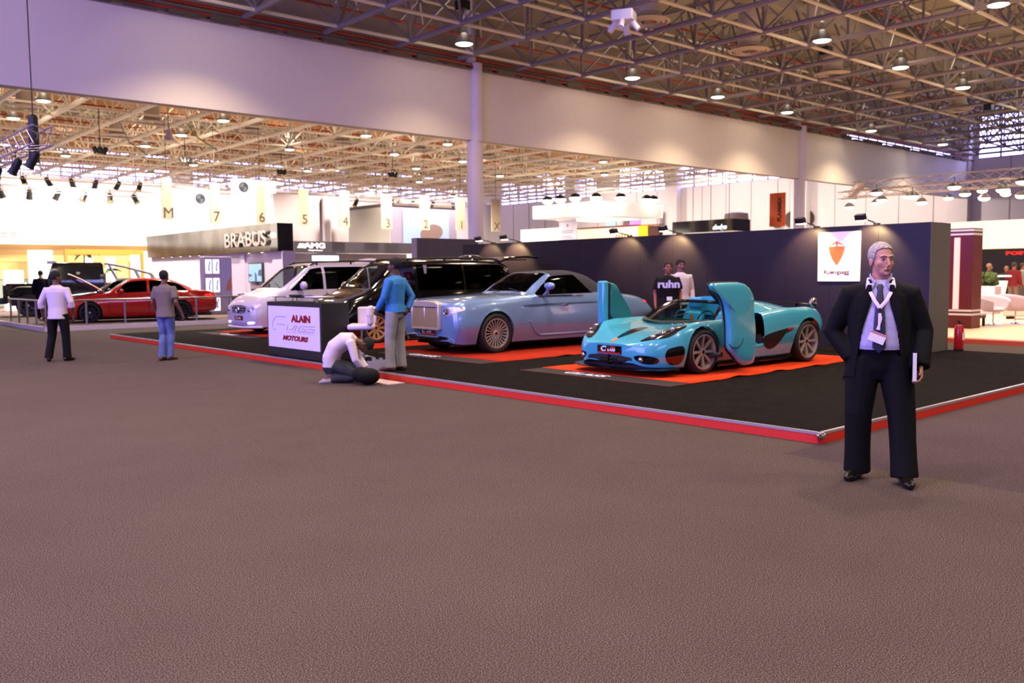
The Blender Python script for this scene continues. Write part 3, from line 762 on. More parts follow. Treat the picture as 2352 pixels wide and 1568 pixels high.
# ------------------------------------------------------------------ silver blue convertible with upright grille
def convertible():
    paint = mat('silver_blue_paint', (116, 148, 196), .26, .25, .5, coat=1.0)
    fabric = mat('soft_top_fabric', (38, 38, 56), .85)
    T = thing('convertible_car', 'long silver blue convertible with tall chrome grille and dark soft top', 'car', (10.07, 13.92, .112), radians(-1.5))
    rows = [(0, .66, .26, .84, .52, .76, .84, .55, .93, .95), (.06, .78, .22, .93, .53, .83, .91, .5, .985, 1.0), (.25, .87, .20, .985, .55, .875, .98, .5, 1.03, 1.045), (.6, .89, .2, 1.0, .58, .89, 1.015, .52, 1.06, 1.075),
            (.95, .9, .2, 1.005, .6, .90, 1.03, .55, 1.08, 1.095), (1.5, .9, .2, .99, .58, .90, 1.045, .6, 1.10, 1.12), (1.85, .9, .2, .985, .58, .90, 1.05, .68, 1.12, 1.14), (2.2, .9, .2, .985, .58, .895, 1.06, .66, 1.32, 1.36), (2.6, .9, .2, .985, .58, .89, 1.065, .61, 1.50, 1.545),
            (3.15, .9, .2, .985, .58, .89, 1.07, .61, 1.53, 1.58), (3.65, .9, .2, .99, .6, .90, 1.075, .59, 1.46, 1.52), (4.1, .9, .21, 1.0, .62, .90, 1.07, .6, 1.24, 1.29), (4.35, .9, .22, 1.0, .63, .88, 1.05, .6, 1.10, 1.12), (4.9, .86, .3, .97, .64, .83, 1.0, .55, 1.045, 1.06), (5.35, .72, .38, .90, .64, .76, .91, .5, .95, .96), (5.55, .62, .45, .82, .64, .68, .83, .45, .86, .865)]
    xf, xr, r = .92, 4.24, .385
    sh = Shell(rows, .012, seg=(7, 8, 30, 14), arches=((xf, r, .435), (xr, r, .435)))
    full = Shell(rows, .03).split(lambda x, y, z, t: 'body')['body']; bv = bvh_of(full)
    def cl(x, y, z, t):
        if 1.93 < x < 2.55 and t > 3.04: return 'windscreen'
        if 2.02 < x < 3.62 and 2.08 < t < 2.88 and z > 1.085:
            if x < 2.00 + (z - 1.12) * 1.62: return 'body'
            if abs(x - 2.36) < .018: return 'window_post' + ('_far' if y > 0 else '')
            if x > 3.60 - (z - 1.07) * .9: return 'soft_top'
            return 'side_window' + ('_far' if y > 0 else '')
        if x > 2.60 and x < 4.16 and t > 2.10 and z > 1.10 + max(0, 3.3 - x) * .02: return 'soft_top'
        return 'body'
    p = sh.split(cl)
    build_parts(p, T, lambda k: paint if k == 'body' else fabric if k == 'soft_top' else m_chrome if 'post' in k else m_glassm)
    wells(T, [(xf, r, .44, .80), (xr, r, .44, .80)])
    MB().bx(.3, 5.2, -.8, .8, .16, .26).build('underbody', m_trimb, T, smooth=0)
    MB().bx(1.7, 4.2, -.80, .80, .3, .60).build('cabin_floor', mat('cabin_trim', (58, 46, 42), .6), T, smooth=0)
    MB().bx(1.75, 2.15, -.78, .78, .85, 1.05).build('dashboard', mat('cabin_dark', (34, 26, 24), .5), T, bevel=.06)
    ms = mat('cream_leather', (140, 124, 110), .5)
    for y in (-.4, .4): seat(T, 2.75, y, .48, ms, .52)
    m_gold = mat('brushed_grille', (216, 192, 158), .3, .4)
    m_shell = mat('grille_bright', (226, 212, 200), .2, .55)
    # upright grille with surround, vertical slats
    g = bpy.data.objects.new('grille', None); C.objects.link(g); g.parent = T; g.location = (-.05, 0, 0); g.empty_display_size = .1
    MB().bx(.0, .12, -.42, .42, .50, .92).build('grille_back', mat('grille_dark', (70, 62, 56), .35, .8), g, smooth=0)
    b = MB()
    for k in range(32):
        y = -.405 + .81 * k / 31
        b.bx(-.022, .02, y - .007, y + .007, .51, .885)
    b.build('grille_slat', m_gold, g, smooth=0)
    b = MB(); b.bx(-.03, .10, -.465, -.415, .48, .92).bx(-.03, .10, .415, .465, .48, .92).bx(-.03, .10, -.45, .45, .465, .51).bx(-.035, -.012, -.012, .012, .5, .9); b.build('grille_surround', m_shell, g, bevel=.012)
    b = MB(); b.rings([[(x, y * k, z) for y, z in ((-.465, .90), (.465, .90), (.45, .96), (.33, 1.0), (0, 1.02), (-.33, 1.0), (-.45, .96))] for x, k in ((-.03, 1), (.0, 1.01), (.10, 1.0), (.36, .93))]); b.build('grille_crown', m_shell, g, bevel=.01)
    for s in (1, -1):
        hl = [(-.53 * s, .82), (-.56 * s, .73), (-.68 * s, .72), (-.76 * s, .77), (-.93 * s, .82), (-.93 * s, .90), (-.72 * s, .905), (-.56 * s, .90)]
        q = patch(bv, hl, '-x', .006, 6, .03, 2, 50); o = q.build('headlamp', mat('headlamp_silver', (222, 220, 236), .22, .5, bump=(40, .8, .02)), T)
        h = bv.ray_cast(V((-3, -.63 * s, .81)), V((1, 0, 0)))[0]
        b = MB(); b.lathe([(.085, 0), (.08, .02), (.06, .0), (.045, .02), (0, .03)], 20, Matrix.Translation(h) @ Matrix.Rotation(-pi / 2, 4, 'Y')); b.build('headlamp_ring', m_chrome, o)
        # shoulder line along the flank, its groove shade put into the colour, lower moulding
        f = '-y' if s > 0 else '+y'
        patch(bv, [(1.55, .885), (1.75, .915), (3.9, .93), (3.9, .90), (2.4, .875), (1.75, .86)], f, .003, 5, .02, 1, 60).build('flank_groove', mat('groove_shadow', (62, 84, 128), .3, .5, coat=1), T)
        b = MB()
        pts = []
        for i in range(14):
            x = 1.75 + (3.75 - 1.75) * i / 13; z = .30 + .30 * max(0, 1 - (x - 1.75) / .35) ** 2
            h = bv.ray_cast(V((x, -4 * s, z)), V((0, s, 0)))[0]
            if h: pts.append(h)
        b.limb(pts, [.020] * len(pts), n=8); b.build('sill_moulding', paint, T)
        # mirror on stalk
        if s > 0:
          mr = bpy.data.objects.new('door_mirror', None); C.objects.link(mr); mr.parent = T; mr.location = (2.2, -.90 * s, 1.06); mr.empty_display_size = .1
          MB().limb([(0.02, .03 * s, .0), (0, -.12 * s, .10), (0, -.14 * s, .16)], [.035, .035, .04], n=10).build('mirror_stalk', paint, mr)
          MB().ell((-.02, -.20 * s, .21), (.08, .14, .075), 16, 10).build('mirror_housing', paint, mr)
        MB().bx(2.62, 2.80, -.985 * s - .012, -.985 * s + .012, .865, .89).build('door_handle', m_chrome, T, bevel=.005)
        MB().bx(2.05, 3.3, -.90 * s - .012, -.90 * s + .012, 1.06, 1.085).build('belt_trim', m_chrome, T, smooth=0)
        patch(bv, [(5.25, .86), (5.42, .86), (5.42, .90), (5.25, .91)], f, .006, 3, .02, 1).build('tail_lamp', mat('tail_red', (230, 20, 40), .3, emit=(255, 40, 60), es=1.2), T)
    q = patch(bv, [(-.72, .36), (.72, .36), (.80, .24), (.60, .215), (-.60, .215), (-.80, .24)], '-x', .005, 6, .03, 1, 60); o = q.build('lower_intake', m_gloss, T)
    b = MB(); pts = []
    for y, z in ((-.80, .245), (-.70, .345), (-.40, .37), (-.34, .335), (.34, .335), (.40, .37), (.70, .345), (.80, .245)):
        h = bv.ray_cast(V((-3, y, z)), V((1, 0, 0)))[0]; pts.append(h + V((-.012, 0, 0)))
    b.limb(pts, [.016] * 8, n=8); b.build('intake_lip', paint, o)
    number_plate(T, bv, .425, .26, .06)
    m_rp = mat('spoked_alloy', (188, 180, 180), .3, .6)
    for x in (xf, xr):
        for s in (-1, 1): wheel(T, x, s * .87, r, .255, r - .10, 22, m_rp, 'fan')
    b = MB(); b.limb([(1.86, -.55, 1.155), (2.02, -.02, 1.22)], [.012, .008], n=6); b.limb([(1.86, .1, 1.16), (2.02, .58, 1.21)], [.012, .008], n=6); b.build('wiper', m_trimb, T)
    return T
convertible()

# ------------------------------------------------------------------ two vans
def van(label, loc, rz, paint, glassm, seatm, rim, plate, dome, tailgate=False, chrome_front=False, partition=True):
    T = thing('van', label, 'van', loc, rz)
    rows = [(0, .60, .24, .74, .5, .62, .70, .4, .755, .77), (.07, .74, .2, .85, .5, .74, .775, .45, .84, .86), (.25, .83, .2, .92, .55, .82, .89, .52, .965, .985), (.5, .85, .2, .94, .6, .87, .98, .6, 1.06, 1.08),
            (.82, .86, .2, .95, .62, .90, 1.06, .72, 1.16, 1.19), (1.25, .86, .2, .95, .65, .905, 1.10, .745, 1.45, 1.49), (1.7, .86, .2, .95, .65, .905, 1.12, .72, 1.74, 1.785), (2.2, .86, .2, .95, .65, .905, 1.12, .70, 1.80, 1.855), (3.5, .86, .2, .95, .65, .905, 1.12, .70, 1.81, 1.865), (4.6, .86, .2, .95, .65, .905, 1.12, .70, 1.79, 1.85), (4.9, .85, .25, .94, .65, .895, 1.12, .69, 1.71, 1.77), (5.0, .80, .32, .92, .65, .87, 1.1, .67, 1.55, 1.60)]
    xf, xr, r = .92, 4.12, .345
    sh = Shell(rows, .013, seg=(7, 8, 18, 14), arches=((xf, r, .39), (xr, r, .39)))
    full = Shell(rows, .035).split(lambda x, y, z, t: 'body')['body']; bv = bvh_of(full)
    def cl(x, y, z, t):
        if .86 < x < 1.68 and t > 3.06: return 'windscreen'
        if 2.06 < t < 2.90 and z > 1.13:
            if x > 1.00 + (z - 1.1) * 1.15 and z < 1.74 and x < 2.02: return 'front_side_window' + ('_far' if y > 0 else '')
            if 2.10 < x < 3.42 and z < 1.75: return 'middle_side_window' + ('_far' if y > 0 else '')
            if 3.46 < x < 4.78 - (z - 1.1) * .12 and z < 1.74: return 'rear_side_window' + ('_far' if y > 0 else '')
        return 'body'
    build_parts(sh.split(cl), T, lambda k: paint if k == 'body' else m_glassc if k in ('windscreen', 'front_side_window_far') or (not partition and k == 'middle_side_window_far') else (glassm if k == 'front_side_window' else m_glassd))
    wells(T, [(xf, r, .40, .76), (xr, r, .40, .76)])
    MB().bx(.3, 4.9, -.78, .78, .16, .25).build('underbody', m_trimb, T, smooth=0)
    MB().bx(.85, 4.85, -.84, .84, .3, .55).build('cabin_floor', m_trimb, T, smooth=0)
    MB().bx(.80, 1.35, -.80, .80, .9, 1.14).build('dashboard', m_trimb, T, bevel=.08)
    for y in (-.42, .42): seat(T, 1.75, y, .62, seatm, .52)
    if partition: MB().bx(2.30, 2.36, -.83, .83, .55, 1.74).build('partition', mat('partition_grey', (150, 146, 140), .7), T, smooth=0)
    b = MB(); b.lathe([(.18, -.014), (.195, 0), (.18, .014), (.166, 0), (.18, -.014)], 24, Matrix.Translation((1.42, -.42, 1.16)) @ Matrix.Rotation(radians(-50), 4, 'Y')); b.build('steering_wheel', m_trimb, T)
    for s in (1, -1):
        f = '-y' if s > 0 else '+y'
        q = patch(bv, [(-.50 * s, .66), (-.56 * s, .56), (-.72 * s, .58), (-.86 * s, .70), (-.88 * s, .80), (-.70 * s, .76)], '-x', .005, 6, .03, 2); o = q.build('headlamp', mat('headlamp_silver', (222, 220, 236), .22, .5, bump=(40, .8, .02)), T)
        h = bv.ray_cast(V((-3, -.64 * s, .65)), V((1, 0, 0)))[0]; b = MB(); b.ell(h, (.03, .06, .055), 14, 8)
        h = bv.ray_cast(V((-3, -.76 * s, .70)), V((1, 0, 0)))[0]; b.ell(h, (.03, .05, .045), 14, 8); b.build('headlamp_lens', m_chrome, o)
        q = patch(bv, [(-.52 * s, .33), (-.80 * s, .36), (-.80 * s, .30), (-.54 * s, .28)], '-x', .006, 4, .02, 1); q.build('day_light', mat('day_light_glow', (240, 240, 255), .3, emit=(235, 238, 255), es=2.0), T)
        mr = bpy.data.objects.new('door_mirror', None); C.objects.link(mr); mr.parent = T; mr.location = (1.32, -.93 * s, 1.16); mr.empty_display_size = .1
        MB().limb([(0, .04 * s, 0), (0, -.1 * s, .03)], [.04, .035], n=8).build('mirror_arm', m_trimb, mr)
        MB().ell((0, -.18 * s, .10), (.09, .13, .11), 16, 10).build('mirror_housing', m_chrome if chrome_front else paint, mr)
        b = MB(); b.limb([(1.75, -.66 * s, 1.80), (1.95, -.66 * s, 1.88), (3.0, -.66 * s, 1.915), (4.5, -.66 * s, 1.90), (4.75, -.66 * s, 1.83)], [.022] * 5, n=8)
        for x in (1.95, 3.0, 4.0, 4.6): b.cyl((x, -.66 * s, 1.78), (x, -.66 * s, 1.90), .03, n=8)
        b.build('roof_rail', m_trimb, T)
        for x in (2.07, 3.44): MB().bx(x, x + .012, -.955 * s - .006, -.945 * s + .006, .35, 1.08).build('door_gap', m_trimb, T, smooth=0)
        for x in (1.88, 2.3): MB().bx(x, x + .16, -.955 * s - .018, -.955 * s + .018, .93, .965).build('door_handle', m_chrome, T, bevel=.006)
    q = patch(bv, [(-.40, .76), (.40, .76), (.44, .66), (.36, .55), (-.36, .55), (-.44, .66)], '-x', .005, 6, .03, 1, 60); g = q.build('grille', m_trimb, T)
    b = MB()
    for z in (.585, .65, .715):
        pts = []
        for i in range(9):
            y = -.38 + .76 * i / 8; h = bv.ray_cast(V((-3, y, z)), V((1, 0, 0)))[0]
            pts.append(h + V((-.018, 0, 0)))
        b.limb(pts, [(.024, .014)] * 9, side=(0, 0, 1), n=8)
    b.build('grille_bar', mat('grille_silver', (180, 176, 190), .2, .8), g)
    h = bv.ray_cast(V((-3, 0, .65)), V((1, 0, 0)))[0]
    M = Matrix.Translation(h + V((-.035, 0, 0))) @ Matrix.Rotation(-pi / 2, 4, 'Y')
    b = MB(); b.lathe([(.085, -.01), (.098, 0), (.085, .01), (.076, 0), (.085, -.01)], 24, M)
    for k in range(3):
        a = 2 * pi * k / 3; b.limb([(0, 0, 0), (.085 * cos(a), .085 * sin(a), 0)], [.016, .005], n=6, M=M)
    b.build('round_emblem', m_chrome, g)
    number_plate(T, bv, .43, .25, .06)
    q = patch(bv, [(-.62, .33), (.62, .33), (.5, .245), (-.5, .245)], '-x', .004, 5, .02, 1); q.build('bumper_intake', mat('bumper_mesh', (150, 140, 170), .6) if not chrome_front else m_trimb, T)
    b = MB(); b.limb([(.26, -.86, .2), (.06, -.72, .2), (-.05, -.40, .2), (-.06, 0, .2), (-.05, .40, .2), (.06, .72, .2), (.26, .86, .2)], [(.03, .07)] * 7, side=(0, 0, 1), n=10); b.build('front_lip', paint, T)
    for x in (xf, xr):
        for s in (-1, 1): wheel(T, x, s * .83, r, .235, r - .085, 10, rim, 'spoke')
    if dome:
        MB().ell((dome[0], dome[1], 1.84), (dome[2], dome[2], .17), 24, 10).build('roof_dome', dome[3], T)
    if tailgate:
        b = MB(); b.rings([[(x, y, z + dz) for y in (-.70, .70) for dz in ((0, .05) if y < 0 else (.05, 0))] for x, z in ((4.72, 1.80), (5.0, 1.90), (5.6, 1.93), (6.0, 1.90))]); b.build('tailgate', paint, T, bevel=.02)
        MB().bx(5.02, 5.66, -.6, .6, 1.86, 1.885).build('tailgate_window', m_gloss, T)
    b = MB(); b.limb([(.88, -.6, 1.21), (1.05, .0, 1.33)], [.012, .008], n=6); b.limb([(.88, .1, 1.22), (1.05, .65, 1.31)], [.012, .008], n=6); b.build('wiper', m_trimb, T)
    return T
red_seat = mat('red_leather', (104, 22, 26), .5)
black_paint = mat('black_paint', (5, 5, 7), .1, 0, .5, coat=1.0)
van_white = mat('white_paint', (206, 196, 214), .3, 0, .5, coat=.8)
m_rg = mat('golden_alloy', (206, 168, 128), .32, .6)
vb = van('glossy black van with red seats and open tailgate behind the silver blue convertible', (9.85, 17.75, .112), radians(-1.0), black_paint, glass('cabin_glass', (215, 215, 205), .1), red_seat, m_rg, True, (4.3, 0, .42, m_gloss), True, True)
vw = van('white van with silver grille behind the black reception counter', (10.0, 22.25, .112), radians(-1.0), van_white, m_glassd, red_seat, m_rim, True, (4.0, 0, .45, van_white), partition=False)
# ------------------------------------------------------------------ exhibitor's platform, mats, wall, counter
m_blkcarpet = mat('black_carpet', (15, 12, 12), .95, 0, .06, noise=(6, (25, 20, 19), .35, .75), bump=(300, .4, .004))
m_redstrip = mat('red_edge', (206, 44, 22), .45)
m_alu = mat('aluminium', (196, 190, 196), .3, .7)
P0x, P1x, P0y, P1y, PZ = 7.64, 17.42, 4.3, 25.17, .112
t = thing('stage_platform', 'low black carpeted platform with red edge and silver trim carrying the four display cars', 'platform', (0, 0, 0))
MB().bx(P0x + .03, P1x - .03, P0y + .03, P1y - .03, 0, PZ - .002).build('carpet_deck', m_blkcarpet, t, smooth=0)
MB().bx(P0x, P0x + .03, P0y, P1y, 0, PZ - .025).build('edge_strip', m_redstrip, t, smooth=0)
MB().bx(P0x, P1x, P0y, P0y + .03, 0, PZ - .025).build('edge_strip', m_redstrip, t, smooth=0)
MB().bx(P0x - .005, P0x + .035, P0y, P1y, PZ - .026, PZ).build('edge_trim', m_alu, t, smooth=0)
MB().bx(P0x, P1x, P0y - .005, P0y + .035, PZ - .026, PZ).build('edge_trim', m_alu, t, smooth=0)
MB().box((P0x, P0y, PZ - .025), (.09, .09, .05), pi / 4).build('corner_cap', m_chrome, t, bevel=.018)
m_mat = mat('orange_mat', (208, 62, 22), .9, 0, .1, noise=(2.5, (192, 54, 20), .4, .7))
m_matred = mat('dark_red_line', (96, 26, 22), .8)
def floor_mat(label, x0, x1, y0, y1, ly, mtl, seed):
    t = thing('floor_mat', label, 'mat', (0, 0, 0), 0, None)
    rnd = random.Random(seed); n, k = 40, 18; R = []
    for i in range(n + 1):
        x = x0 + (x1 - x0) * i / n
        row = []
        for j in range(k + 1):
            y = y0 + (y1 - y0) * j / k
            e = max(0, 1 - min(j, k - j) / 2.0) if i > 3 else 0
            z = PZ + .008 + e * .022 * max(0, sin(i * 1.1 + seed) * sin(i * .37 + seed * 2))
            row.append((x, y + .03 * e * sin(i * .8 + seed), z))
        R.append(row)
    b = MB(); b.rings(R, False, closed=False)
    solid(b.build('mat_sheet', mtl, t), .006)
    MB().bx(x0 - .46, x0 - .02, y0 + .02, y1 - .02, PZ + .001, PZ + .005).build('mat_apron', mat('apron_black', (22, 18, 20), .9), t, smooth=0)
    b = MB(); b.bx(x0 - .48, x0 - .46, y0, y1, PZ + .001, PZ + .007); b.bx(x0 - .46, x0, y0, y0 + .02, PZ + .001, PZ + .007)
    b.build('apron_line', m_matred, t, smooth=0)
    me = textmesh('CLASS', .24, .002, .25, .006, 1.25)
    me.transform(Matrix(((0, 1, 0, x0 - .24), (-1, 0, 0, ly), (0, 0, 1, PZ + .008), (0, 0, 0, 1))))
    link('apron_lettering', me, m_white, t, 0)
    return t
m_matr = mat('red_mat', (160, 40, 18), .9, 0, .1, noise=(2.5, (142, 34, 16), .4, .7))
floor_mat('orange red mat under the turquoise sports car', 9.78, 14.75, 7.42, 10.4, 9.22, m_mat, 1)
floor_mat('red mat under the silver blue convertible', 9.95, 15.6, 11.6, 14.75, 13.6, m_matr, 2)
floor_mat('red mat under the black van', 9.95, 15.0, 15.6, 18.8, 17.9, m_matr, 3)
floor_mat('red mat under the white van', 9.95, 15.0, 20.6, 23.7, 22.3, m_matr, 4)
# stand wall
m_wallf = mat('stand_laminate', (30, 25, 32), .42, 0, .3)
m_walle = mat('stand_end_panel', (100, 98, 94), .6, noise=(90, (86, 84, 80), .3, .7))  # end face lit differently; that light is put into its lighter grey
t = thing('stand_wall', 'long dark navy stand wall behind the display cars with grey end panel', 'wall', (0, 0, 0))
YE, YL, WZ = 7.15, 20.9, 2.5
n = 14
for i in range(n):
    a = YE + (YL - YE) * i / n; c = YE + (YL - YE) * (i + 1) / n
    MB().bx(16.44, 16.50, a + .002, c - .002, PZ, WZ).build('wall_panel', m_wallf, t, smooth=0)
MB().bx(16.50, 17.28, YE, YE + .05, PZ, WZ).bx(16.44, 16.50, YE - .004, YE + .002, PZ, WZ).build('end_panel', m_walle, t, smooth=0)
MB().bx(16.51, 17.28, YE + .05, YL, PZ, WZ - .02).build('wall_core', m_trimb, t, smooth=0)
t = thing('storage_block', 'dark violet box structure behind the left end of the navy stand wall', 'wall', (0, 0, 0))
MB().bx(17.98, 20.7, 25.4, 25.7, 0, 2.9).build('front_face', mat('violet_panel', (66, 60, 78), .6), t, smooth=0)
MB().bx(17.95, 17.98, 25.4, 25.7, 0, 2.9).build('side_face', mat('violet_panel_side', (120, 108, 124), .6), t, smooth=0)
# emblem sign
t = thing('emblem_sign', 'square white sign with orange shield emblem on the navy stand wall', 'sign', (16.44, 8.92, 1.91))
Mw = Matrix(((0, 0, -1, 0), (-1, 0, 0, 0), (0, 1, 0, 0), (0, 0, 0, 1)))
MB().prism([(-.44, -.485), (.44, -.485), (.44, .485), (-.44, .485)], 0, .03, Mw).build('sign_panel', mat('sign_white', (246, 238, 242), .4), t, smooth=0)
m_so = [mat('shield_orange', (222, 92, 36), .4), mat('shield_gold', (236, 142, 48), .4), mat('shield_red', (190, 42, 34), .4), mat('shield_blue', (92, 92, 150), .4), mat('shield_dark', (70, 70, 84), .4)]
def sw(v): return .168 * (1 - ((v + .0) / .36) ** 2.0 * .92) if v > 0 else .168
b = MB()
def shield(u0, u1, v0, v1, z, k, lim):      # v measured downwards from the shoulders
    b.cur = k
    p = []
    for i in range(7):
        v = v0 + (v1 - v0) * i / 6; p.append((max(-lim(v), u0), v))
    for i in range(7):
        v = v1 + (v0 - v1) * i / 6; p.append((min(lim(v), u1), v))
    b.prism([(u - .04, .20 - v) for u, v in p], z, z + .004, Mw)
lim = lambda v: .168 * max(0, 1 - (max(v, 0) / .37) ** 1.8)
shield(-.17, .17, 0, .365, .030, 4, lambda v: lim(v) + .006)
for i in range(9):
    v0, v1 = .365 * i / 9, .365 * (i + .82) / 9
    shield(-.17, .17, v0, v1, .033, 2 if i % 2 else 0, lim); shield(-.065, .065, v0, v1, .036, 1, lambda v: min(.062, lim(v)))
b.cur = 3; b.prism([(-.04 - .168, .205), (-.04 - .168, .215), (-.04 - .015, .29), (-.04 - .015, .262)], .033, .038, Mw)
b.cur = 4; b.prism([(-.04 + .168, .205), (-.04 + .015, .262), (-.04 + .015, .29), (-.04 + .168, .215)], .033, .038, Mw)
b.cur = 0; b.prism([(-.055, .20), (-.025, .20), (-.025, .295), (-.04, .31), (-.055, .295)], .033, .037, Mw)
b.build('shield_emblem', m_so, t, smooth=0)
text('emblem_lettering', 'Koenigsegg', .118, mat('maroon_text', (52, 16, 26), .5), Mw @ Matrix.Translation((-.04, -.305, .032)), t, bold=.001, ext=.003)
# arm lights on the wall top
m_head = mat('arm_lamp_head', (30, 28, 40), .4)
m_glow = mat('arm_lamp_glow', (255, 240, 210), .3, emit=(255, 222, 170), es=14)
al = thing('arm_light', 'x', 'lamp', (16.46, 0, WZ), 0, None)
b = MB(); b.limb([(.05, 0, .0), (-.06, .02, .05), (-.42, .06, .11)], [.012] * 3, n=6); b.bx(-.02, .10, -.04, .04, -.03, .03); b.build('arm', m_head, al)
b = MB(); b.rings([[(-.40 + dx, .06 + yy, .10 + dz) for yy in (-.09, .09) for dz, dx in (((-.0 + o, .0), (.10 + o, -.05)) if yy < 0 else ((.10 + o, -.05), (-.0 + o, .0)))] for o in (0,)] + [[(-.52 + dx, .06 + yy, .06 + dz) for yy in (-.09, .09) for dz, dx in (((0, 0), (.10, -.05)) if yy < 0 else ((.10, -.05), (0, 0)))]]); b.build('lamp_head', m_head, al, bevel=.01)
MB().box((-.44, .06, .065), (.13, .15, .02), 0, Matrix.Translation((0, 0, 0))).build('lamp_lens', m_glow, al)
for k, (y, e, lab) in enumerate(((19.55, 190, 'arm light at the left end of the navy stand wall above the black van'), (18.45, 190, 'second arm light from the left end of the navy stand wall'), (14.4, 20, 'arm light on the navy stand wall above the roof of the silver blue convertible'), (12.9, 110, 'arm light on the navy stand wall above the two standing men'), (9.45, 50, 'glowing arm light left of the white emblem sign'), (8.2, 90, 'arm light on the navy stand wall just right of the white emblem sign'))):
    o = al if k == 0 else dup(al, (16.46, y, WZ)); o.location = (16.46, y, WZ); o['label'] = lab
    l = bpy.data.lights.new('arm_spot', 'SPOT'); l.energy = e; l.color = (1, .66, .32); l.spot_size = radians(104); l.spot_blend = .5; l.shadow_soft_size = .05
    s = bpy.data.objects.new('arm_spot', l); C.objects.link(s); s.parent = o; s.location = (-.46, .06, .04); s.rotation_euler = (0, radians(-38), 0)
# reception counter
t = thing('reception_counter', 'black reception counter with white lettered front panel and glass top', 'counter', (7.8, 15.02, PZ))
MB().bx(.0, .56, -1.05, 1.05, 0, 1.03).build('counter_body', mat('counter_black', (30, 29, 27), .5), t, bevel=.004)
pn = MB().bx(-.012, .0, -1.0, .99, .17, .95).build('front_panel', mat('panel_white', (226, 216, 238), .45), t, smooth=0)
m_mar = mat('logo_maroon', (138, 20, 34), .45)
def on_panel(u, v): return Matrix(((0, 0, -1, -.014), (-1, 0, 0, .99 - 1.99 * u), (0, 1, 0, .95 - .78 * v), (0, 0, 0, 1)))
text('panel_lettering', 'ALAIN', .165, m_mar, on_panel(.66, .29), pn, bold=.011, ext=.002, sx=1.5)
text('panel_lettering', 'MOTOURS', .115, m_mar, on_panel(.535, .76), pn, bold=.008, ext=.002, sx=1.72, shear=.25)
m_line = mat('logo_grey_line', (150, 140, 160), .5)
b = MB()
def stroke(P, r=.0045):
    q = [on_panel(u, v) @ V((0, 0, .001)) for u, v in P]; b.limb(q, [r] * len(q), n=6)
stroke([(.37, .25), (.19, .25), (.135, .30), (.095, .42), (.095, .52), (.12, .57), (.18, .58)]); stroke([(.345, .44), (.19, .44)])
stroke([(.40, .45), (.38, .58)]); stroke([(.43, .545), (.50, .545), (.53, .46), (.585, .45), (.535, .58)]); stroke([(.60, .58), (.625, .50), (.66, .45), (.92, .44)]); stroke([(.62, .57), (.74, .575), (.75, .52), (.66, .51)]); stroke([(.76, .575), (.90, .57), (.91, .51), (.78, .51)]); stroke([(.38, .61), (.92, .62)], .002)
b.build('panel_outline_lettering', m_line, pn)
MB().bx(-.03, .50, -.98, 1.02, 1.115, 1.127).build('glass_top', glass('counter_glass', (190, 210, 205), .2), t, smooth=0)
for y in (-.8, -.05, .8):
    for x in (.06, .42): MB().cyl((x, y, 1.03), (x, y, 1.115), .014, n=10).build('glass_standoff', m_chrome, t)
tag(MB().bx(7.9, 8.2, 14.2, 14.75, 1.24, 1.252).build('brochure_sheet', mat('paper', (232, 226, 236), .6), smooth=0), 'white paper sheet on the right end of the counter glass', 'paper')
tag(MB().bx(7.95, 8.1, 15.2, 15.45, 1.24, 1.275).build('card_holder', m_trimb, bevel=.006), 'small dark holder on the middle of the counter glass', 'holder')
tag(MB().bx(8.05, 8.2, 14.95, 15.12, 1.24, 1.262).build('phone', m_gloss, bevel=.005), 'black phone lying beside the dark holder on the counter glass', 'phone')
# bar stool
t = thing('bar_stool', 'white padded bar stool with chrome pedestal beside the black counter', 'stool', (8.55, 13.86, PZ), radians(-38))
m_pad = mat('white_leather', (226, 210, 228), .45)
MB().box((0, 0, .59), (.46, .50, .10)).build('seat', m_pad, t, bevel=.035)
b = MB(); b.box((.18, -.17, .80), (.09, .40, .34)); b.build('backrest', m_pad, t, bevel=.035)
MB().box((.18, -.17, .80), (.098, .40, .008)).build('backrest_seam', mat('seam', (170, 154, 176), .6), t, smooth=0)
MB().box((.08, .235, .78), (.34, .06, .32)).build('side_rest', m_pad, t, bevel=.025)
MB().limb([(0, 0, .54), (0, 0, .30), (0, 0, .29), (0, 0, .05)], [.024, .024, .034, .034], n=14).build('pedestal', m_chrome, t)
b = MB(); b.lathe([(.034, .12), (.05, .07), (.09, .04), (.02, .03)], 20)
for k in range(5):
    a = 2 * pi * k / 5; b.limb([(.05 * cos(a), .05 * sin(a), .055), (.14 * cos(a), .14 * sin(a), .04), (.24 * cos(a), .24 * sin(a), .016)], [.024, .02, .016], n=8)
b.build('star_base', m_chrome, t)
MB().limb([(.03, 0, .27), (.2, .10, .26), (.2, -.10, .26), (.03, 0, .27)], [.012] * 4, n=8).build('foot_rest', m_chrome, t)
# fire extinguisher at the end of the wall
t = thing('fire_extinguisher', 'red fire extinguisher standing at the right end of the grey wall panel', 'extinguisher', (17.36, 6.98, PZ))
MB().lathe([(0, 0), (.075, 0), (.085, .02), (.085, .40), (.06, .47), (.03, .49), (0, .49)], 20).build('cylinder', mat('extinguisher_red', (190, 24, 26), .3, coat=.6), t)
MB().box((.0, -.086, .27), (.10, .006, .14)).build('label_patch', m_white, t, smooth=0)
MB().limb([(0, 0, .48), (0, 0, .55), (-.09, 0, .57)], [.022, .022, .012], n=8).build('valve', m_trimb, t)
MB().limb([(.03, 0, .53), (.11, 0, .50), (.12, 0, .30), (.10, 0, .2)], [.010] * 4, n=8).build('hose', m_trimb, t)
MB().lathe([(.088, 0), (.09, .03), (.06, .03)], 20).build('foot_ring', m_trimb, t)
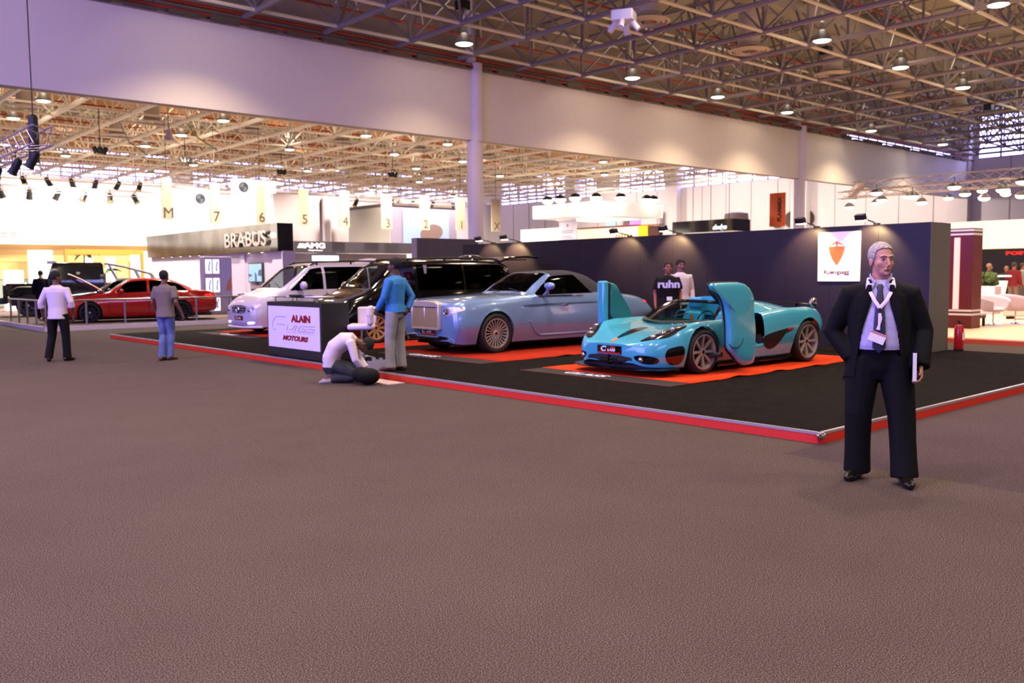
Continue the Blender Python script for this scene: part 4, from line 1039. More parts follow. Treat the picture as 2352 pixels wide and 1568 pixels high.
# things lying by the kneeling man
t = tag(MB().prism([(-.26, 0), (.26, 0), (.26, .28), (.20, .28), (.20, .24), (.12, .24), (.12, .28), (.04, .28), (.04, .24), (-.05, .24), (-.05, .28), (-.14, .28), (-.14, .2), (-.26, .2)], -.006, .006, Matrix.Translation((7.70, 12.02, PZ + .002)) @ Matrix.Scale(.72, 4) @ Matrix.Rotation(radians(-60), 4, 'Z') @ Matrix.Rotation(pi / 2, 4, 'X')).build('notched_bracket', mat('bracket_grey', (150, 150, 146), .5), smooth=0), 'grey notched sheet standing behind the kneeling man', 'bracket')
t = tag(MB().bx(7.25, 7.55, 11.05, 11.75, 0, .012).build('floor_tile', mat('pale_strip', (196, 172, 174), .7), smooth=0), 'pale flat strip on the carpet beside the kneeling man', 'strip')
# ------------------------------------------------------------------ neighbouring stand on the left: platform, railing, lettered wall
BZ = .15
m_brc = mat('taupe_carpet', (96, 82, 80), .95, 0, .1)
t = thing('neighbour_platform', 'low grey carpeted platform with bright edge strip under the red saloon', 'platform')
MB().bx(7.1, 19.5, 29.6, 49, 0, BZ - .002).build('carpet_deck', m_brc, t, smooth=0)
MB().bx(7.06, 7.1, 29.56, 49, .0, BZ).bx(7.06, 19.5, 29.56, 29.6, 0, BZ).build('edge_trim', mat('edge_pale', (214, 200, 196), .4), t, smooth=0)
def railing():
    m_r = mat('rail_steel', (150, 138, 134), .3, .75)
    t = thing('railing', 'steel post railing around the left platform behind the two walking men', 'railing', (0, 0, BZ))
    for x, y in [(7.2, 29.8 + 1.12 * k) for k in range(1, 5)] + [(7.2, 29.8)] + [(7.2 + 1.17 * k, 29.8) for k in range(1, 8)]:
        MB().cyl((x, y, 0), (x, y, .76), .032, n=12).lathe([(.07, 0), (.07, .015), (.03, .02)], 14, Matrix.Translation((x, y, 0))).build('post', m_r, t)
    MB().limb([(7.2, 34.4, .78), (7.2, 29.8, .78)], [.028] * 2, n=10).build('top_rail', m_r, t)
    MB().limb([(7.2, 29.8, .78), (15.5, 29.8, .78)], [.028] * 2, n=10).build('top_rail', m_r, t)
railing()
m_lav = mat('lavender_wall', (200, 186, 206), .6)
t = thing('lettered_stand_wall', 'stand wall with mirror steel band carrying BRABUS letters over lavender panels', 'wall', (0, 0, BZ))
MB().bx(17.0, 17.5, 33.4, 48.5, 0, 2.5).build('lower_panel', m_lav, t, smooth=0)
MB().bx(16.93, 17.02, 36.95, 37.35, 0, 2.45).build('pilaster', m_lav, t, smooth=0)
MB().bx(16.95, 17.02, 33.4, 34.3, 0, 2.45).build('pilaster', m_lav, t, smooth=0)
MB().bx(16.86, 17.0, 41.0, 48.5, .75, 2.2).build('display_ledge', mat('pale_panel', (222, 212, 226), .5), t, smooth=0)
MB().bx(16.8, 17.5, 34.15, 48.5, 2.5, 3.64).build('steel_band', mat('mirror_steel', (112, 106, 102), .14, .9, noise=(.9, (86, 80, 76), .4, .6)), t, smooth=0)
MB().bx(16.8, 17.5, 33.5, 34.14, 2.5, 3.63).build('band_end', m_gloss, t, smooth=0)
text('wall_lettering', 'BRABUS', .86, mat('letter_chrome', (206, 196, 190), .18, .8), plane_yz(16.74) @ Matrix.Translation((-36.35, 3.02, 0)), t, ext=.06, bold=.012, sx=1.36)
b = MB(); b.cyl((16.72, 33.85, 3.15), (16.80, 33.85, 3.15), .10, n=14); b.build('band_spot', m_glow, t)
sl = thing('wall_washer', 'small recessed wall washer glowing under the mirror steel band', 'lamp', (0, 0, 0), 0, 'wall washers under the steel band')
MB().cyl((0, 0, 0), (0, 0, .06), .05, n=12).build('washer_can', m_trimb, sl); MB().cyl((0, 0, -.004), (0, 0, 0), .042, n=12).build('washer_lens', m_glow, sl)
lw = bpy.data.lights.new('washer_spot', 'SPOT'); lw.energy = 30; lw.color = (1, .86, .62); lw.spot_size = radians(34); lw.spot_blend = .6; lw.shadow_soft_size = .03
for k, y in enumerate((46.1, 44.9, 43.7, 42.5, 41.4, 36.36, 35.1)):
    x = 16.74 if y > 40 else 16.88
    o = sl if k == 0 else dup(sl, (x, y, 2.62)); o.location = (x, y, 2.62)
    s = bpy.data.objects.new('washer_spot', lw); C.objects.link(s); s.parent = o; s.location = (0, 0, -.01); s.rotation_euler = (0, radians(4), 0)
# picture kiosk
t = thing('picture_kiosk', 'tall lavender kiosk with six backlit pictures and a poster beside the red saloon', 'display', (13.75, 33.6, BZ))
MB().bx(0, 1.12, 0, .4, 0, 2.25).build('kiosk_body', m_lav, t, bevel=.01)
m_lb = mat('lightbox_glow', (235, 238, 255), .4, emit=(226, 230, 255), es=1.6); m_lbd = mat('lightbox_picture', (120, 130, 190), .4, emit=(110, 120, 190), es=.5)
for r in range(3):
    for c in range(2):
        x0 = .06 + c * .30; z0 = 1.60 - r * .72
        o = MB().bx(x0, x0 + .24, -.015, 0, z0, z0 + .54).build('lightbox', m_lb, t, smooth=0)
        b = MB(); b.prism([(x0 + .10, z0 + .12), (x0 + .17, z0 + .06), (x0 + .15, z0 + .24), (x0 + .20, z0 + .44), (x0 + .16, z0 + .5), (x0 + .11, z0 + .28)], .016, .02, plane_xz(0)); b.build('lightbox_motif', m_lbd, o, smooth=0)
o = MB().bx(.70, 1.06, -.012, 0, .15, 2.15).build('poster', mat('poster_blue', (196, 200, 236), .4), t, smooth=0)
MB().prism([(1.06, .95), (1.06, 1.5), (.95, 1.3), (.84, 1.0), (.9, .9)], .013, .016, plane_xz(0)).build('poster_motif', mat('poster_orange', (226, 150, 110), .5), o, smooth=0)
t = thing('television', 'wall mounted television with bluish picture under the steel band', 'television', (16.98, 35.83, 1.78))
MB().bx(-.09, 0, -.68, .68, -.42, .42).build('tv_case', m_gloss, t, bevel=.015)
o = MB().bx(-.094, -.09, -.62, .62, -.37, .37).build('screen', mat('tv_picture', (120, 160, 196), .3, emit=(118, 156, 196), es=.75), t, smooth=0)
b = MB(); b.prism([(-.62, -.18), (-.30, -.15), (-.30, -.08), (-.62, -.05)], .096, .098, Mw); b.prism([(.28, -.12), (.62, -.16), (.62, .14), (.34, .1)], .096, .098, Mw); b.prism([(-.02, -.37), (.16, -.37), (.16, -.1), (-.02, .05)], .096, .098, Mw); b.build('picture_shapes', mat('tv_dark', (48, 72, 112), .4, emit=(44, 66, 110), es=.4), o, smooth=0)
MB().bx(-.05, 0, -.1, .1, -.5, -.42).build('wall_bracket', m_trimb, t)
t = thing('desk', 'black desk with papers beside the picture kiosk', 'desk', (14.2, 31.6, BZ))
MB().bx(0, 1.5, 0, .6, 0, .68).build('desk_body', m_trimb, t, bevel=.01); MB().bx(-.03, 1.53, -.03, .63, .68, .72).build('desk_top', m_gloss, t, bevel=.008)
MB().bx(.0, .5, -.02, -.0, .3, .5).build('paper_shelf', mat('pink_paper', (210, 180, 186), .6), t, smooth=0)
t = thing('laptop', 'dark laptop open on the black desk left of the white van', 'laptop', (15.1, 31.9, BZ + .72))
MB().bx(-.2, .2, -.14, .14, 0, .02).build('keyboard', m_trimb, t); MB().prism([(-.2, 0), (.2, 0), (.24, .26), (-.16, .26)], -.008, .008, Matrix.Translation((0, .14, .02)) @ Matrix.Rotation(radians(80), 4, 'X')).build('lid', mat('laptop_grey', (104, 94, 104), .4), t)
tag(MB().box((14.5, 31.8, BZ + .79), (.34, .26, .14), .3).build('paper_stack', mat('paper', (232, 226, 236), .6), bevel=.01), 'white paper stack on the black desk near the kiosk', 'paper')

# ------------------------------------------------------------------ cars on that platform
def sedan(label, loc, rz, paint, hood_open):
    T = thing('saloon_car', label, 'car', loc, rz)
    rows = [(0, .50, .25, .66, .42, .58, .60, .35, .66, .675), (.08, .68, .2, .80, .45, .70, .68, .42, .74, .755), (.32, .80, .18, .89, .5, .80, .79, .5, .845, .86), (.85, .84, .18, .92, .55, .84, .87, .55, .915, .94), (1.32, .84, .18, .92, .56, .85, .92, .64, .965, .99),
            (1.75, .84, .18, .925, .58, .855, .945, .62, 1.19, 1.23), (2.1, .84, .18, .925, .58, .855, .955, .58, 1.365, 1.41), (2.7, .84, .18, .925, .58, .86, .97, .58, 1.41, 1.455), (3.3, .84, .18, .925, .6, .86, .985, .58, 1.36, 1.41), (3.85, .84, .2, .93, .62, .86, 1.0, .60, 1.17, 1.215), (4.2, .82, .22, .92, .62, .84, .995, .60, 1.035, 1.06), (4.6, .78, .28, .88, .62, .78, .96, .55, .99, 1.0), (4.82, .70, .34, .82, .62, .70, .87, .45, .91, .915), (4.88, .64, .4, .76, .62, .62, .80, .4, .84, .845)]
    xf, xr, r = .86, 3.68, .335
    sh = Shell(rows, .014, seg=(7, 8, 16, 12), arches=((xf, r, .38), (xr, r, .38)))
    full = Shell(rows, .035).split(lambda x, y, z, t: 'body')['body']; bv = bvh_of(full)
    def cl(x, y, z, t):
        if hood_open and .10 < x < 1.28 and abs(y) < .66 and t > 2.2: return None
        if 1.40 < x < 2.06 and t > 3.04: return 'windscreen'
        if 3.36 < x < 4.08 and t > 3.06: return 'rear_window'
        if 2.07 < t < 2.88 and z > .985:
            if x > 1.62 + (z - .95) * 1.05 and x < 2.62: return 'front_side_window' + ('_far' if y > 0 else '')
            if 2.70 < x < 3.98 - (z - .98) * 1.25: return 'rear_side_window' + ('_far' if y > 0 else '')
        return 'body'
    p = sh.split(cl)
    solid(p.pop('body').build('body', paint, T), .006)
    build_parts(p, T, lambda k: m_glassm if k == 'windscreen' else m_glassd)
    wells(T, [(xf, r, .39, .74), (xr, r, .39, .74)])
    MB().bx(.2, 4.7, -.74, .74, .15, .24).bx(1.25, 4.2, -.80, .80, .24, .80).build('underbody', m_trimb, T, smooth=0)
    for y in (-.38, .38): seat(T, 2.2, y, .40, m_trimb, .5)
    if hood_open:
        MB().bx(.12, 1.3, -.66, .66, .3, .70).bx(.4, 1.0, -.35, .35, .70, .80).bx(.3, 1.2, .42, .6, .70, .78).build('engine_bay', m_trimb, T, bevel=.02)
        b = MB(); b.bx(.42, .98, -.22, -.03, .80, .83).bx(.42, .98, .03, .22, .80, .83); b.build('engine_cover', mat('engine_silver', (150, 146, 150), .3, .8), T, bevel=.01)
        h = bpy.data.objects.new('hood', None); C.objects.link(h); h.parent = T; h.location = (1.28, 0, .97); h.rotation_euler = (0, radians(38), 0); h.empty_display_size = .1
        R = []
        for i in range(13):
            x = -1.2 * i / 12
            w = .68 - .10 * (i / 12) ** 2
            R.append([(x, -w + 2 * w * j / 12, .03 * (1 - (2 * j / 12 - 1) ** 2) - .16 * (i / 12) ** 2.2) for j in range(13)])
        b = MB(); b.rings(R, False, closed=False); solid(b.build('hood_panel', paint, h), .025, 1)
        MB().add([(-1.12, -.54, -.18), (-.05, -.62, -.02), (-.05, .62, -.02), (-1.12, .54, -.18), (-1.08, -.5, -.22), (-.3, -.58, -.16), (-.3, .58, -.16), (-1.08, .5, -.22)], [(0, 1, 2, 3), (4, 7, 6, 5), (0, 4, 5, 1), (1, 5, 6, 2), (2, 6, 7, 3), (3, 7, 4, 0)]).build('hood_lining', mat('hood_lining', (52, 14, 16), .5), h, bevel=.01)
    for s in (1, -1):
        f = '-y' if s > 0 else '+y'
        patch(bv, [(-.42 * s, .58), (-.56 * s, .55), (-.76 * s, .64), (-.82 * s, .74), (-.66 * s, .70)], '-x', .005, 5, .02, 2).build('headlamp', mat('headlamp_silver', (205, 205, 225), .12, .85), T)
        patch(bv, [(4.5, .74), (4.76, .72), (4.80, .84), (4.62, .90), (4.42, .88)], f, .005, 5, .02, 2).build('tail_lamp', mat('tail_glow', (225, 30, 30), .2, emit=(255, 60, 60), es=.5, coat=1), T)
        mr = MB(); mr.limb([(1.86, -.86 * s, .97), (1.86, -.96 * s, 1.0)], [.03, .03], n=8); mr.ell((1.84, -1.02 * s, 1.03), (.07, .11, .07), 14, 8); mr.build('door_mirror', paint, T)
        for x in (2.5, 3.45): MB().bx(x, x + .2, -.925 * s - .012, -.925 * s + .012, .80, .83).build('door_handle', m_chrome, T, bevel=.005)
        for x in (1.45, 2.66): MB().bx(x, x + .01, -.93 * s - .006, -.93 * s + .006, .3, .93).build('door_gap', m_trimb, T, smooth=0)
    q = patch(bv, [(-.34, .60), (.34, .60), (.34, .44), (-.34, .44)], '-x', .005, 5, .02, 1); q.build('grille', m_trimb, T)
    q = patch(bv, [(-.6, .36), (.6, .36), (.5, .26), (-.5, .26)], '-x', .005, 5, .02, 1); q.build('lower_grille', m_trimb, T)
    for x in (xf, xr):
        for s in (-1, 1): wheel(T, x, s * .80, r, .25, r - .075, 10, m_rim_d, 'spoke')
    return T
red_paint = mat('red_paint', (178, 20, 20), .18, .2, .5, coat=1.0)
sedan('red saloon car with its bonnet raised behind the railing', (8.24, 32.12, BZ), radians(-16), red_paint, True)
sedan('dark silver saloon car behind the red saloon', (8.6, 34.6, BZ), radians(-16), mat('gunmetal_paint', (90, 88, 96), .18, .6, .5, coat=1.0), False)
def pickup():
    T = thing('pickup_truck', 'black six wheel pickup truck with roll bars behind the red saloon', 'truck', (8.0, 39.0, BZ), radians(-16))
    bp = black_paint
    MB().bx(.1, 1.55, -.72, .72, .80, 1.28).build('hood', bp, T, bevel=.05)
    MB().bx(.0, .14, -.74, .74, .72, 1.22).build('front_panel', bp, T, bevel=.03)
    b = MB(); b.rings([[(x, y, z) for x, y, z in ((x0, -w, z), (x1, -w, z), (x1, w, z), (x0, w, z))] for x0, x1, w, z in ((1.5, 3.55, .82, .8), (1.5, 3.55, .83, 1.35), (1.72, 3.52, .72, 2.02), (1.78, 3.46, .70, 2.08))]); b.build('cab', bp, T, bevel=.03)
    b = MB(); b.rings([[(x - .012, y * k, z) for y in (-1, 1)] for x, z, k in ((1.53, 1.42, .72), (1.70, 1.98, .66))], False, closed=False); b.build('windscreen', mat('painted_sheen', (200, 214, 255), .1, .2, emit=(190, 205, 255), es=.6), T, smooth=0)  # white-blue reflection painted on as a pale glowing sheet
    for s in (1, -1):
        for x0, x1 in ((1.86, 2.55), (2.65, 3.4)):
            b = MB(); b.rings([[(x, -s * (.838 - (z - 1.35) * .16), z) for x in (x0 + (z - 1.4) * .12, x1)] for z in (1.40, 1.92)], False, closed=False); b.build('side_window', m_gloss, T, smooth=0)
        MB().limb([(.28, -.86 * s, 1.0), (.55, -.90 * s, 1.14), (1.15, -.90 * s, 1.14), (1.45, -.86 * s, .86)], [(.12, .03)] * 4, side=(0, 1, 0), n=10).build('front_flare', mat('flare', (60, 54, 48), .4), T)
        MB().limb([(3.55, -.88 * s, .95), (3.75, -.93 * s, 1.12), (5.6, -.93 * s, 1.12), (5.8, -.9 * s, .95)], [(.13, .03)] * 4, side=(0, 1, 0), n=10).build('rear_flare', mat('flare', (60, 54, 48), .4), T)
        MB().limb([(3.6, -.66 * s, 2.05), (4.35, -.68 * s, 1.90), (5.3, -.70 * s, 1.62), (5.55, -.70 * s, 1.22)], [.04] * 4, n=10).build('roll_bar', m_alu, T)
        MB().limb([(3.75, -.66 * s, 2.0), (4.1, -.7 * s, 1.25)], [.04] * 2, n=10).limb([(4.7, -.68 * s, 1.82), (4.95, -.7 * s, 1.25)], [.04] * 2, n=10).build('roll_bar_strut', m_alu, T)
        MB().cyl((-.01, -.52 * s, 1.0), (.02, -.52 * s, 1.0), .11, n=18).build('headlamp', mat('headlamp_silver', (205, 205, 225), .12, .85), T)
        for x in (.86, 3.95, 5.1): wheel(T, x, s * .78, .44, .34, .25, 8, m_rim_d, 'spoke')
    MB().limb([(4.35, -.68, 1.90), (4.35, .68, 1.90)], [.04] * 2, n=10).build('roll_bar_cross', m_alu, T)
    MB().bx(3.6, 5.75, -.84, .84, .85, .95).bx(3.6, 5.75, -.84, -.78, .95, 1.28).bx(3.6, 5.75, .78, .84, .95, 1.28).bx(5.69, 5.75, -.84, .84, .95, 1.28).build('load_bed', bp, T, bevel=.01)
    MB().bx(1.52, 1.86, -.66, .66, 2.04, 2.16).build('roof_visor', m_alu, T, bevel=.02)
    b = MB()
    for k in range(5): b.cyl((1.50, -.5 + .25 * k, 2.12), (1.54, -.5 + .25 * k, 2.12), .06, n=12)
    b.build('roof_lights', m_lens, T)
    MB().bx(-.12, .1, -.85, .85, .50, .74).build('bumper', m_trimb, T, bevel=.03)
    MB().bx(.2, 5.6, -.6, .6, .42, .8).build('chassis', m_trimb, T, smooth=0)
    MB().bx(-.012, .0, -.42, .42, .86, 1.14).build('grille', m_rim_d, T)
pickup()
# ------------------------------------------------------------------ stands further back on the left
m_yel = mat('yellow_panel', (226, 186, 120), .8)
m_glowwhite = mat('painted_glow_fascia', (255, 252, 248), .6, emit=(255, 248, 240), es=.9)  # emission put in for the overexposed look of the white fascia
t = thing('yellow_stand', 'white and yellow stand with a painted glow, far behind the black pickup truck', 'stand', (0, 59.5, 0))
MB().bx(4, 27, 0, .3, 1.6, 3.66).build('yellow_wall', m_yel, t, smooth=0)
MB().bx(4, 27, .05, .3, 0, 1.6).build('glass_wall', mat('grey_glass', (150, 160, 150), .3), t, smooth=0)
MB().bx(2, 22.5, -.6, .3, 3.67, 6.1).build('painted_glow_fascia', m_glowwhite, t, smooth=0)
MB().bx(4, 27, -.02, 0, 2.62, 2.66).build('wall_joint', mat('yellow_joint', (226, 180, 110), .7), t, smooth=0)
m_gt = mat('grey_script', (150, 160, 160), .5)
b = MB()
for k, (x0, x1) in enumerate(((11.2, 12.4), (12.5, 12.9))):
    for r in range(3): b.bx(x0, x1, -.63, -.6, 4.05 + r * .11, 4.10 + r * .11)
b.bx(20.3, 20.45, -.63, -.6, 3.8, 4.3); b.build('fascia_script', m_gt, t, smooth=0)
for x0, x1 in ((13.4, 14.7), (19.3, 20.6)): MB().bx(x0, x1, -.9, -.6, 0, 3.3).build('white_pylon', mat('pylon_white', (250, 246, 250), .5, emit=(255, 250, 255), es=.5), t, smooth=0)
for x in (16.6, 17.9): MB().bx(x, x + .55, -.35, -.3, 0, 2.9).build('white_post', mat('pylon_white'), t, smooth=0)
t = thing('orange_portal', 'orange framed portal in front of the yellow stand far left', 'portal', (14.75, 56.2, 0))
m_or = mat('orange_frame', (206, 112, 30), .6)
MB().bx(0, 4.5, 0, .25, 3.0, 3.3).build('lintel', m_or, t, smooth=0)
for x in (0, 4.35): MB().bx(x, x + .15, 0, .25, 0, 3.0).build('jamb', m_or, t, smooth=0)
m_leaf = mat('palm_leaf', (44, 84, 24), .6)
def palm(label, loc, h, n, r):
    t = thing('palm_plant', label, 'plant', loc)
    MB().limb([(0, 0, 0), (.04, .02, h)], [.06, .04], n=8).build('stem', mat('stem_brown', (110, 84, 56), .8), t)
    rnd = random.Random(n)
    b = MB()
    for k in range(n):
        a = 2 * pi * k / n + rnd.random() * .5; L = r * (.7 + .5 * rnd.random()); up = .3 + .7 * rnd.random()
        pts = [(L * u * cos(a), L * u * sin(a), h + L * (up * u - .75 * u * u)) for u in (0, .25, .5, .75, 1)]
        b.limb(pts, [(.02, .004), (.10, .004), (.12, .004), (.08, .004), (.01, .002)], n=6)
    b.build('fronds', m_leaf, t, smooth=0)
    MB().lathe([(0, 0), (.22, 0), (.28, .4), (.24, .4), (0, .36)], 16).build('pot', m_white, t)
palm('green palm rising above the orange portal', (16.0, 57.0, 0), 3.0, 22, .9)
palm('green palm standing inside the orange portal', (16.4, 54.6, 0), 1.9, 20, .9)
t = thing('info_pylon', 'white pylon with pale blue lettering left of the man in the dark suit', 'sign', (9.4, 45.5, 0))
MB().bx(0, .75, 0, .5, 0, 2.0).build('pylon_body', mat('pylon_white'), t, bevel=.01); MB().bx(.1, .6, -.01, 0, 1.0, 1.25).build('pylon_mark', mat('pale_blue', (150, 200, 230), .5), t, smooth=0)
t = thing('screen_stand', 'tall bluish screen on a stand at the left edge of the picture', 'screen', (5.6, 41.5, 0))
MB().bx(-.6, .45, 0, .08, .9, 2.0).build('case', m_gloss, t, bevel=.01); MB().bx(-.58, .43, -.008, 0, 1.2, 1.96).build('screen_face', mat('screen_glow', (170, 220, 250), .4, emit=(160, 216, 250), es=1.2), t, smooth=0); MB().bx(-.2, .1, .02, .06, 0, .9).build('stand_leg', m_trimb, t)
t = thing('flower_pot', 'violet flowers on the white table far left', 'plant', (5.6, 45.2, .9)); b = MB()
for k in range(12): b.ell((.22 * cos(k * 2.4) * (k / 12) ** .5, .22 * sin(k * 2.4) * (k / 12) ** .5, .38 + .12 * sin(k * 1.7)), .07, 8, 5)
b.build('blossoms', mat('violet_petals', (176, 60, 200), .6), t); MB().lathe([(0, 0), (.09, 0), (.12, .25), (0, .24)], 12).build('pot', m_white, t)
t = thing('white_counter', 'white counter behind the pickup truck at far left', 'counter', (3.2, 44.5, 0)); MB().bx(0, 3.6, 0, 1.2, 0, .85).build('counter_block', mat('pylon_white'), t, bevel=.02); MB().bx(-.05, 3.65, -.05, 1.25, .85, .9).build('counter_top', m_white, t)
# hanging banners
m_ban = mat('banner_cloth', (176, 158, 136), .8); m_num = mat('banner_number', (70, 54, 40), .6)
bx_ = [('M', 22.2, .68, 8.2, 5.45), ('7', 25.5, .70, 8.05, 5.32), ('6', 28.85, .70, 8.05, 5.38), ('5', 32.25, .80, 8.05, 5.35), ('4', 35.7, .86, 8.08, 5.32), ('3', 39.55, .98, 8.04, 5.27), ('2', 43.25, 1.0, 8.1, 5.31), ('1', 47.0, .95, 8.15, 5.36), ('X', 50.95, 1.0, 8.16, 5.35)]
for ch, x, w, zt, zb in bx_:
    x, w, zt, zb = x * .7417, w * .7417, 1.63 + (zt - 1.63) * .7417, 1.63 + (zb - 1.63) * .7417
    t = thing('hanging_banner', 'white banner hanging from the roof with the %s %s at its foot' % ('letter' if ch in 'MX' else 'number', ch), 'banner', (x, 44.5, zb), 0, 'row of lettered banners')
    MB().bx(-w / 2, w / 2, -.03, .03, 0, zt - zb).build('cloth', m_ban, t, smooth=0)
    text('banner_character', ch, .72, m_num, plane_xz(-.035) @ Matrix.Translation((w * .10, .32, 0)), t, bold=0, ext=.004)
    MB().cyl((0, 0, zt - zb), (0, 0, 9.4 - zb), .012, n=5).build('wire', m_trimb, t)
m_cube = mat('cube_glow', (255, 255, 255), .5, emit=(255, 252, 246), es=1.0)
def roundel(t, M, r):
    b = MB(); b.lathe([(r * .72, 0), (r, 0), (r, .02), (r * .72, .02)], 28, M); b.build('roundel_ring', mat('roundel_dark', (150, 180, 205), .4), t)
    for k, c in enumerate(('roundel_blue', 'roundel_white', 'roundel_blue', 'roundel_white')):
        P = [(0, 0)] + [(r * .70 * cos(a), r * .70 * sin(a)) for a in [k * pi / 2 + i * pi / 16 for i in range(9)]]
        MB().prism(P, .0, .018, M).build('roundel_quarter', mat(c, (120, 180, 225) if 'blue' in c else (250, 250, 252), .4), t, smooth=0)
t = thing('logo_cube', 'white glowing hanging cube with a round blue emblem above the banners', 'sign', (27.75, 60.2, 7.1)); MB().bx(-.76, .72, 0, .5, 0, 1.42).build('cube_body', m_cube, t, bevel=.02); roundel(t, plane_xz(-.02) @ Matrix.Translation((-.05, .82, 0)), .36)
for x in (-.4, .4): MB().cyl((x, .7, 1.42), (x, .7, 2.3), .012, n=5).build('wire', m_trimb, t)
t = thing('plain_cube', 'plain white glowing hanging cube right of the emblem cube', 'sign', (29.4, 60.2, 7.08)); MB().bx(-.76, .76, 0, .5, 0, 1.42).build('cube_body', m_cube, t, bevel=.02)
for x in (-.4, .4): MB().cyl((x, .7, 1.42), (x, .7, 2.3), .012, n=5).build('wire', m_trimb, t)
t = thing('logo_disc', 'white round hanging sign with a ring emblem between banners M and 7', 'sign', (24.3, 59.6, 6.9)); MB().bx(-.8, .8, 0, .4, -.7, .7).build('sign_body', m_cube, t, bevel=.3); roundel(t, plane_xz(-.02), .34); MB().cyl((0, .2, .7), (0, .2, 2.5), .012, n=5).build('wire', m_trimb, t)
# black and white stand behind the vans
m_pw = mat('pink_white_wall', (158, 146, 150), .7)
t = thing('white_stand_wall', 'tall white stand wall behind the white van carrying a dark sign band', 'wall', (0, 46, 0))
MB().bx(22.9, 27.64, 0, .4, 0, 6.2).build('wall_sheet', m_pw, t, smooth=0); MB().bx(25.8, 26.35, -.4, 0, 0, 6.2).build('round_pier', m_pw, t, bevel=.3)
MB().bx(22.9, 31.5, -.35, -.3, 0, 2.9).build('lower_sheet', m_pw, t, smooth=0)
t = thing('sign_band', 'long dark sign band with white lettering above the roof of the white van', 'sign', (23.58, 45, 2.92))
MB().bx(0, 7.9, 0, .5, 0, .63).build('band', mat('band_violet', (46, 38, 50), .6), t, smooth=0)
text('band_lettering', 'AMG', .40, m_white, plane_xz(-.01) @ Matrix.Translation((1.25, .38, 0)), t, bold=.02, ext=.01, sx=1.5)
b = MB()
for k in range(4): b.prism([(.15 + k * .13, .25), (.25 + k * .13, .25), (.40 + k * .11, .51), (.30 + k * .13, .51)], .0, .012, plane_xz(0))
b.build('band_slashes', m_white, t, smooth=0)
text('band_subtitle', 'Driving Performance', .11, m_white, plane_xz(-.01) @ Matrix.Translation((1.3, .13, 0)), t, bold=.004, ext=.006)
tag(MB().bx(24.46, 26.1, 44.6, 44.66, 2.46, 2.74).build('light_panel', mat('ice_glow', (210, 235, 255), .4, emit=(205, 232, 255), es=2.2), smooth=0), 'bright icy light panel just above the white van roof', 'lamp')
# upper storey box with big screens
t = thing('screen_tower', 'large grey box with two big screens behind the row of number banners', 'stand', (33.3, 50, 3.4))
MB().bx(0, 5.5, 0, 5.6, 0, 2.85).build('tower_body', mat('tower_grey', (108, 100, 122), .6), t, smooth=0)
MB().bx(-.06, 5.5, -.06, 5.6, 2.85, 3.02).build('tower_cornice', mat('cornice_dark', (70, 60, 56), .6), t, smooth=0)
MB().bx(-.05, 0, .05, 5.6, 0.05, 2.8).build('pale_screen', mat('pale_screen', (150, 146, 140), .5), t, smooth=0)
MB().bx(.95, 4.8, -.05, 0, .22, 2.65).build('blue_screen', mat('blue_screen', (110, 124, 158), .4, emit=(150, 180, 230), es=.25), t, smooth=0)
b = MB(); P = round_poly([(2.3, .85), (2.5, .6), (3.2, .55), (3.9, .72), (4.25, 1.0), (4.2, 1.5), (3.6, 1.72), (2.9, 1.6), (2.4, 1.25)], 2); b.prism(P, .05, .06, plane_xz(0)); b.build('screen_car_shape', mat('screen_brown', (96, 76, 76), .5), t, smooth=0)
b = MB()
for k in range(4): b.cyl((33.35 + k * 1.7, 49.9, 6.5), (33.35 + k * 1.7, 49.9, 6.62), .12, n=10)
b.build('x', m_trimb); o = bpy.data.objects['x']; o.name = 'tower_spots'; o.parent = t; o.matrix_parent_inverse = Matrix.Translation((-33.3, -50, -3.4))
# light trusses
def box_truss(name, label, p0, p1, w, mtl, group=None):
    p0, p1 = V(p0), V(p1); d = (p1 - p0); L = d.length; d.normalize(); s = V((0, 0, 1)).cross(d).normalized(); u = V((0, 0, 1))
    b = MB(); cs = [(-1, -1), (1, -1), (1, 1), (-1, 1)]
    for a, c in cs: b.cyl(p0 + s * a * w + u * c * w, p1 + s * a * w + u * c * w, w * .10, n=6)
    n = max(2, int(L / (w * 3)))
    for i in range(n):
        q0, q1 = p0 + d * L * i / n, p0 + d * L * (i + 1) / n
        for k in range(4):
            a, c = cs[k]; a2, c2 = cs[(k + 1) % 4]
            b.cyl(q0 + s * a * w + u * c * w, q1 + s * a2 * w + u * c2 * w, w * .055, n=4, cap=False)
    return tag(b.build(name, mtl), label, 'truss', group)
m_tr = mat('truss_alu', (176, 168, 190), .35, .6)
box_truss('lighting_truss', 'silver lighting truss with black spotlights hanging at the upper left', (4.6, 18.6, 4.33), (4.6, 30, 4.33), .17, m_tr)
def par(label, loc, rz, tilt, size=1, group=None, cat='lamp', glow=False):
    t = thing('spotlight', label, cat, loc, rz, group, size)
    M = Matrix.Rotation(tilt, 4, 'X')
    MB().lathe([(0, .22), (.08, .2), (.10, .1), (.11, -.16), (.13, -.22), (.115, -.22)], 16, M).build('can', m_trimb, t)
    MB().lathe([(0, -.19), (.115, -.205)], 16, M).build('lens', m_glow if glow else mat('lens_amber', (240, 220, 150), .3), t)
    MB().limb([(-.13, 0, 0), (-.13, 0, .24), (.13, 0, .24), (.13, 0, 0)], [.012] * 4, n=6).cyl((0, 0, .24), (0, 0, .36), .02, n=6).build('yoke', m_trimb, t)
    return t
for k, (y, lab) in enumerate(((19.4, 'black spotlight on the upper left truss, nearest its right end'), (20.8, 'black spotlight second from the right end of the upper left truss'), (22.6, 'black spotlight at the left side of the upper left truss'))):
    par(lab, (4.6, y, 3.95), radians(40), radians(35), .8)
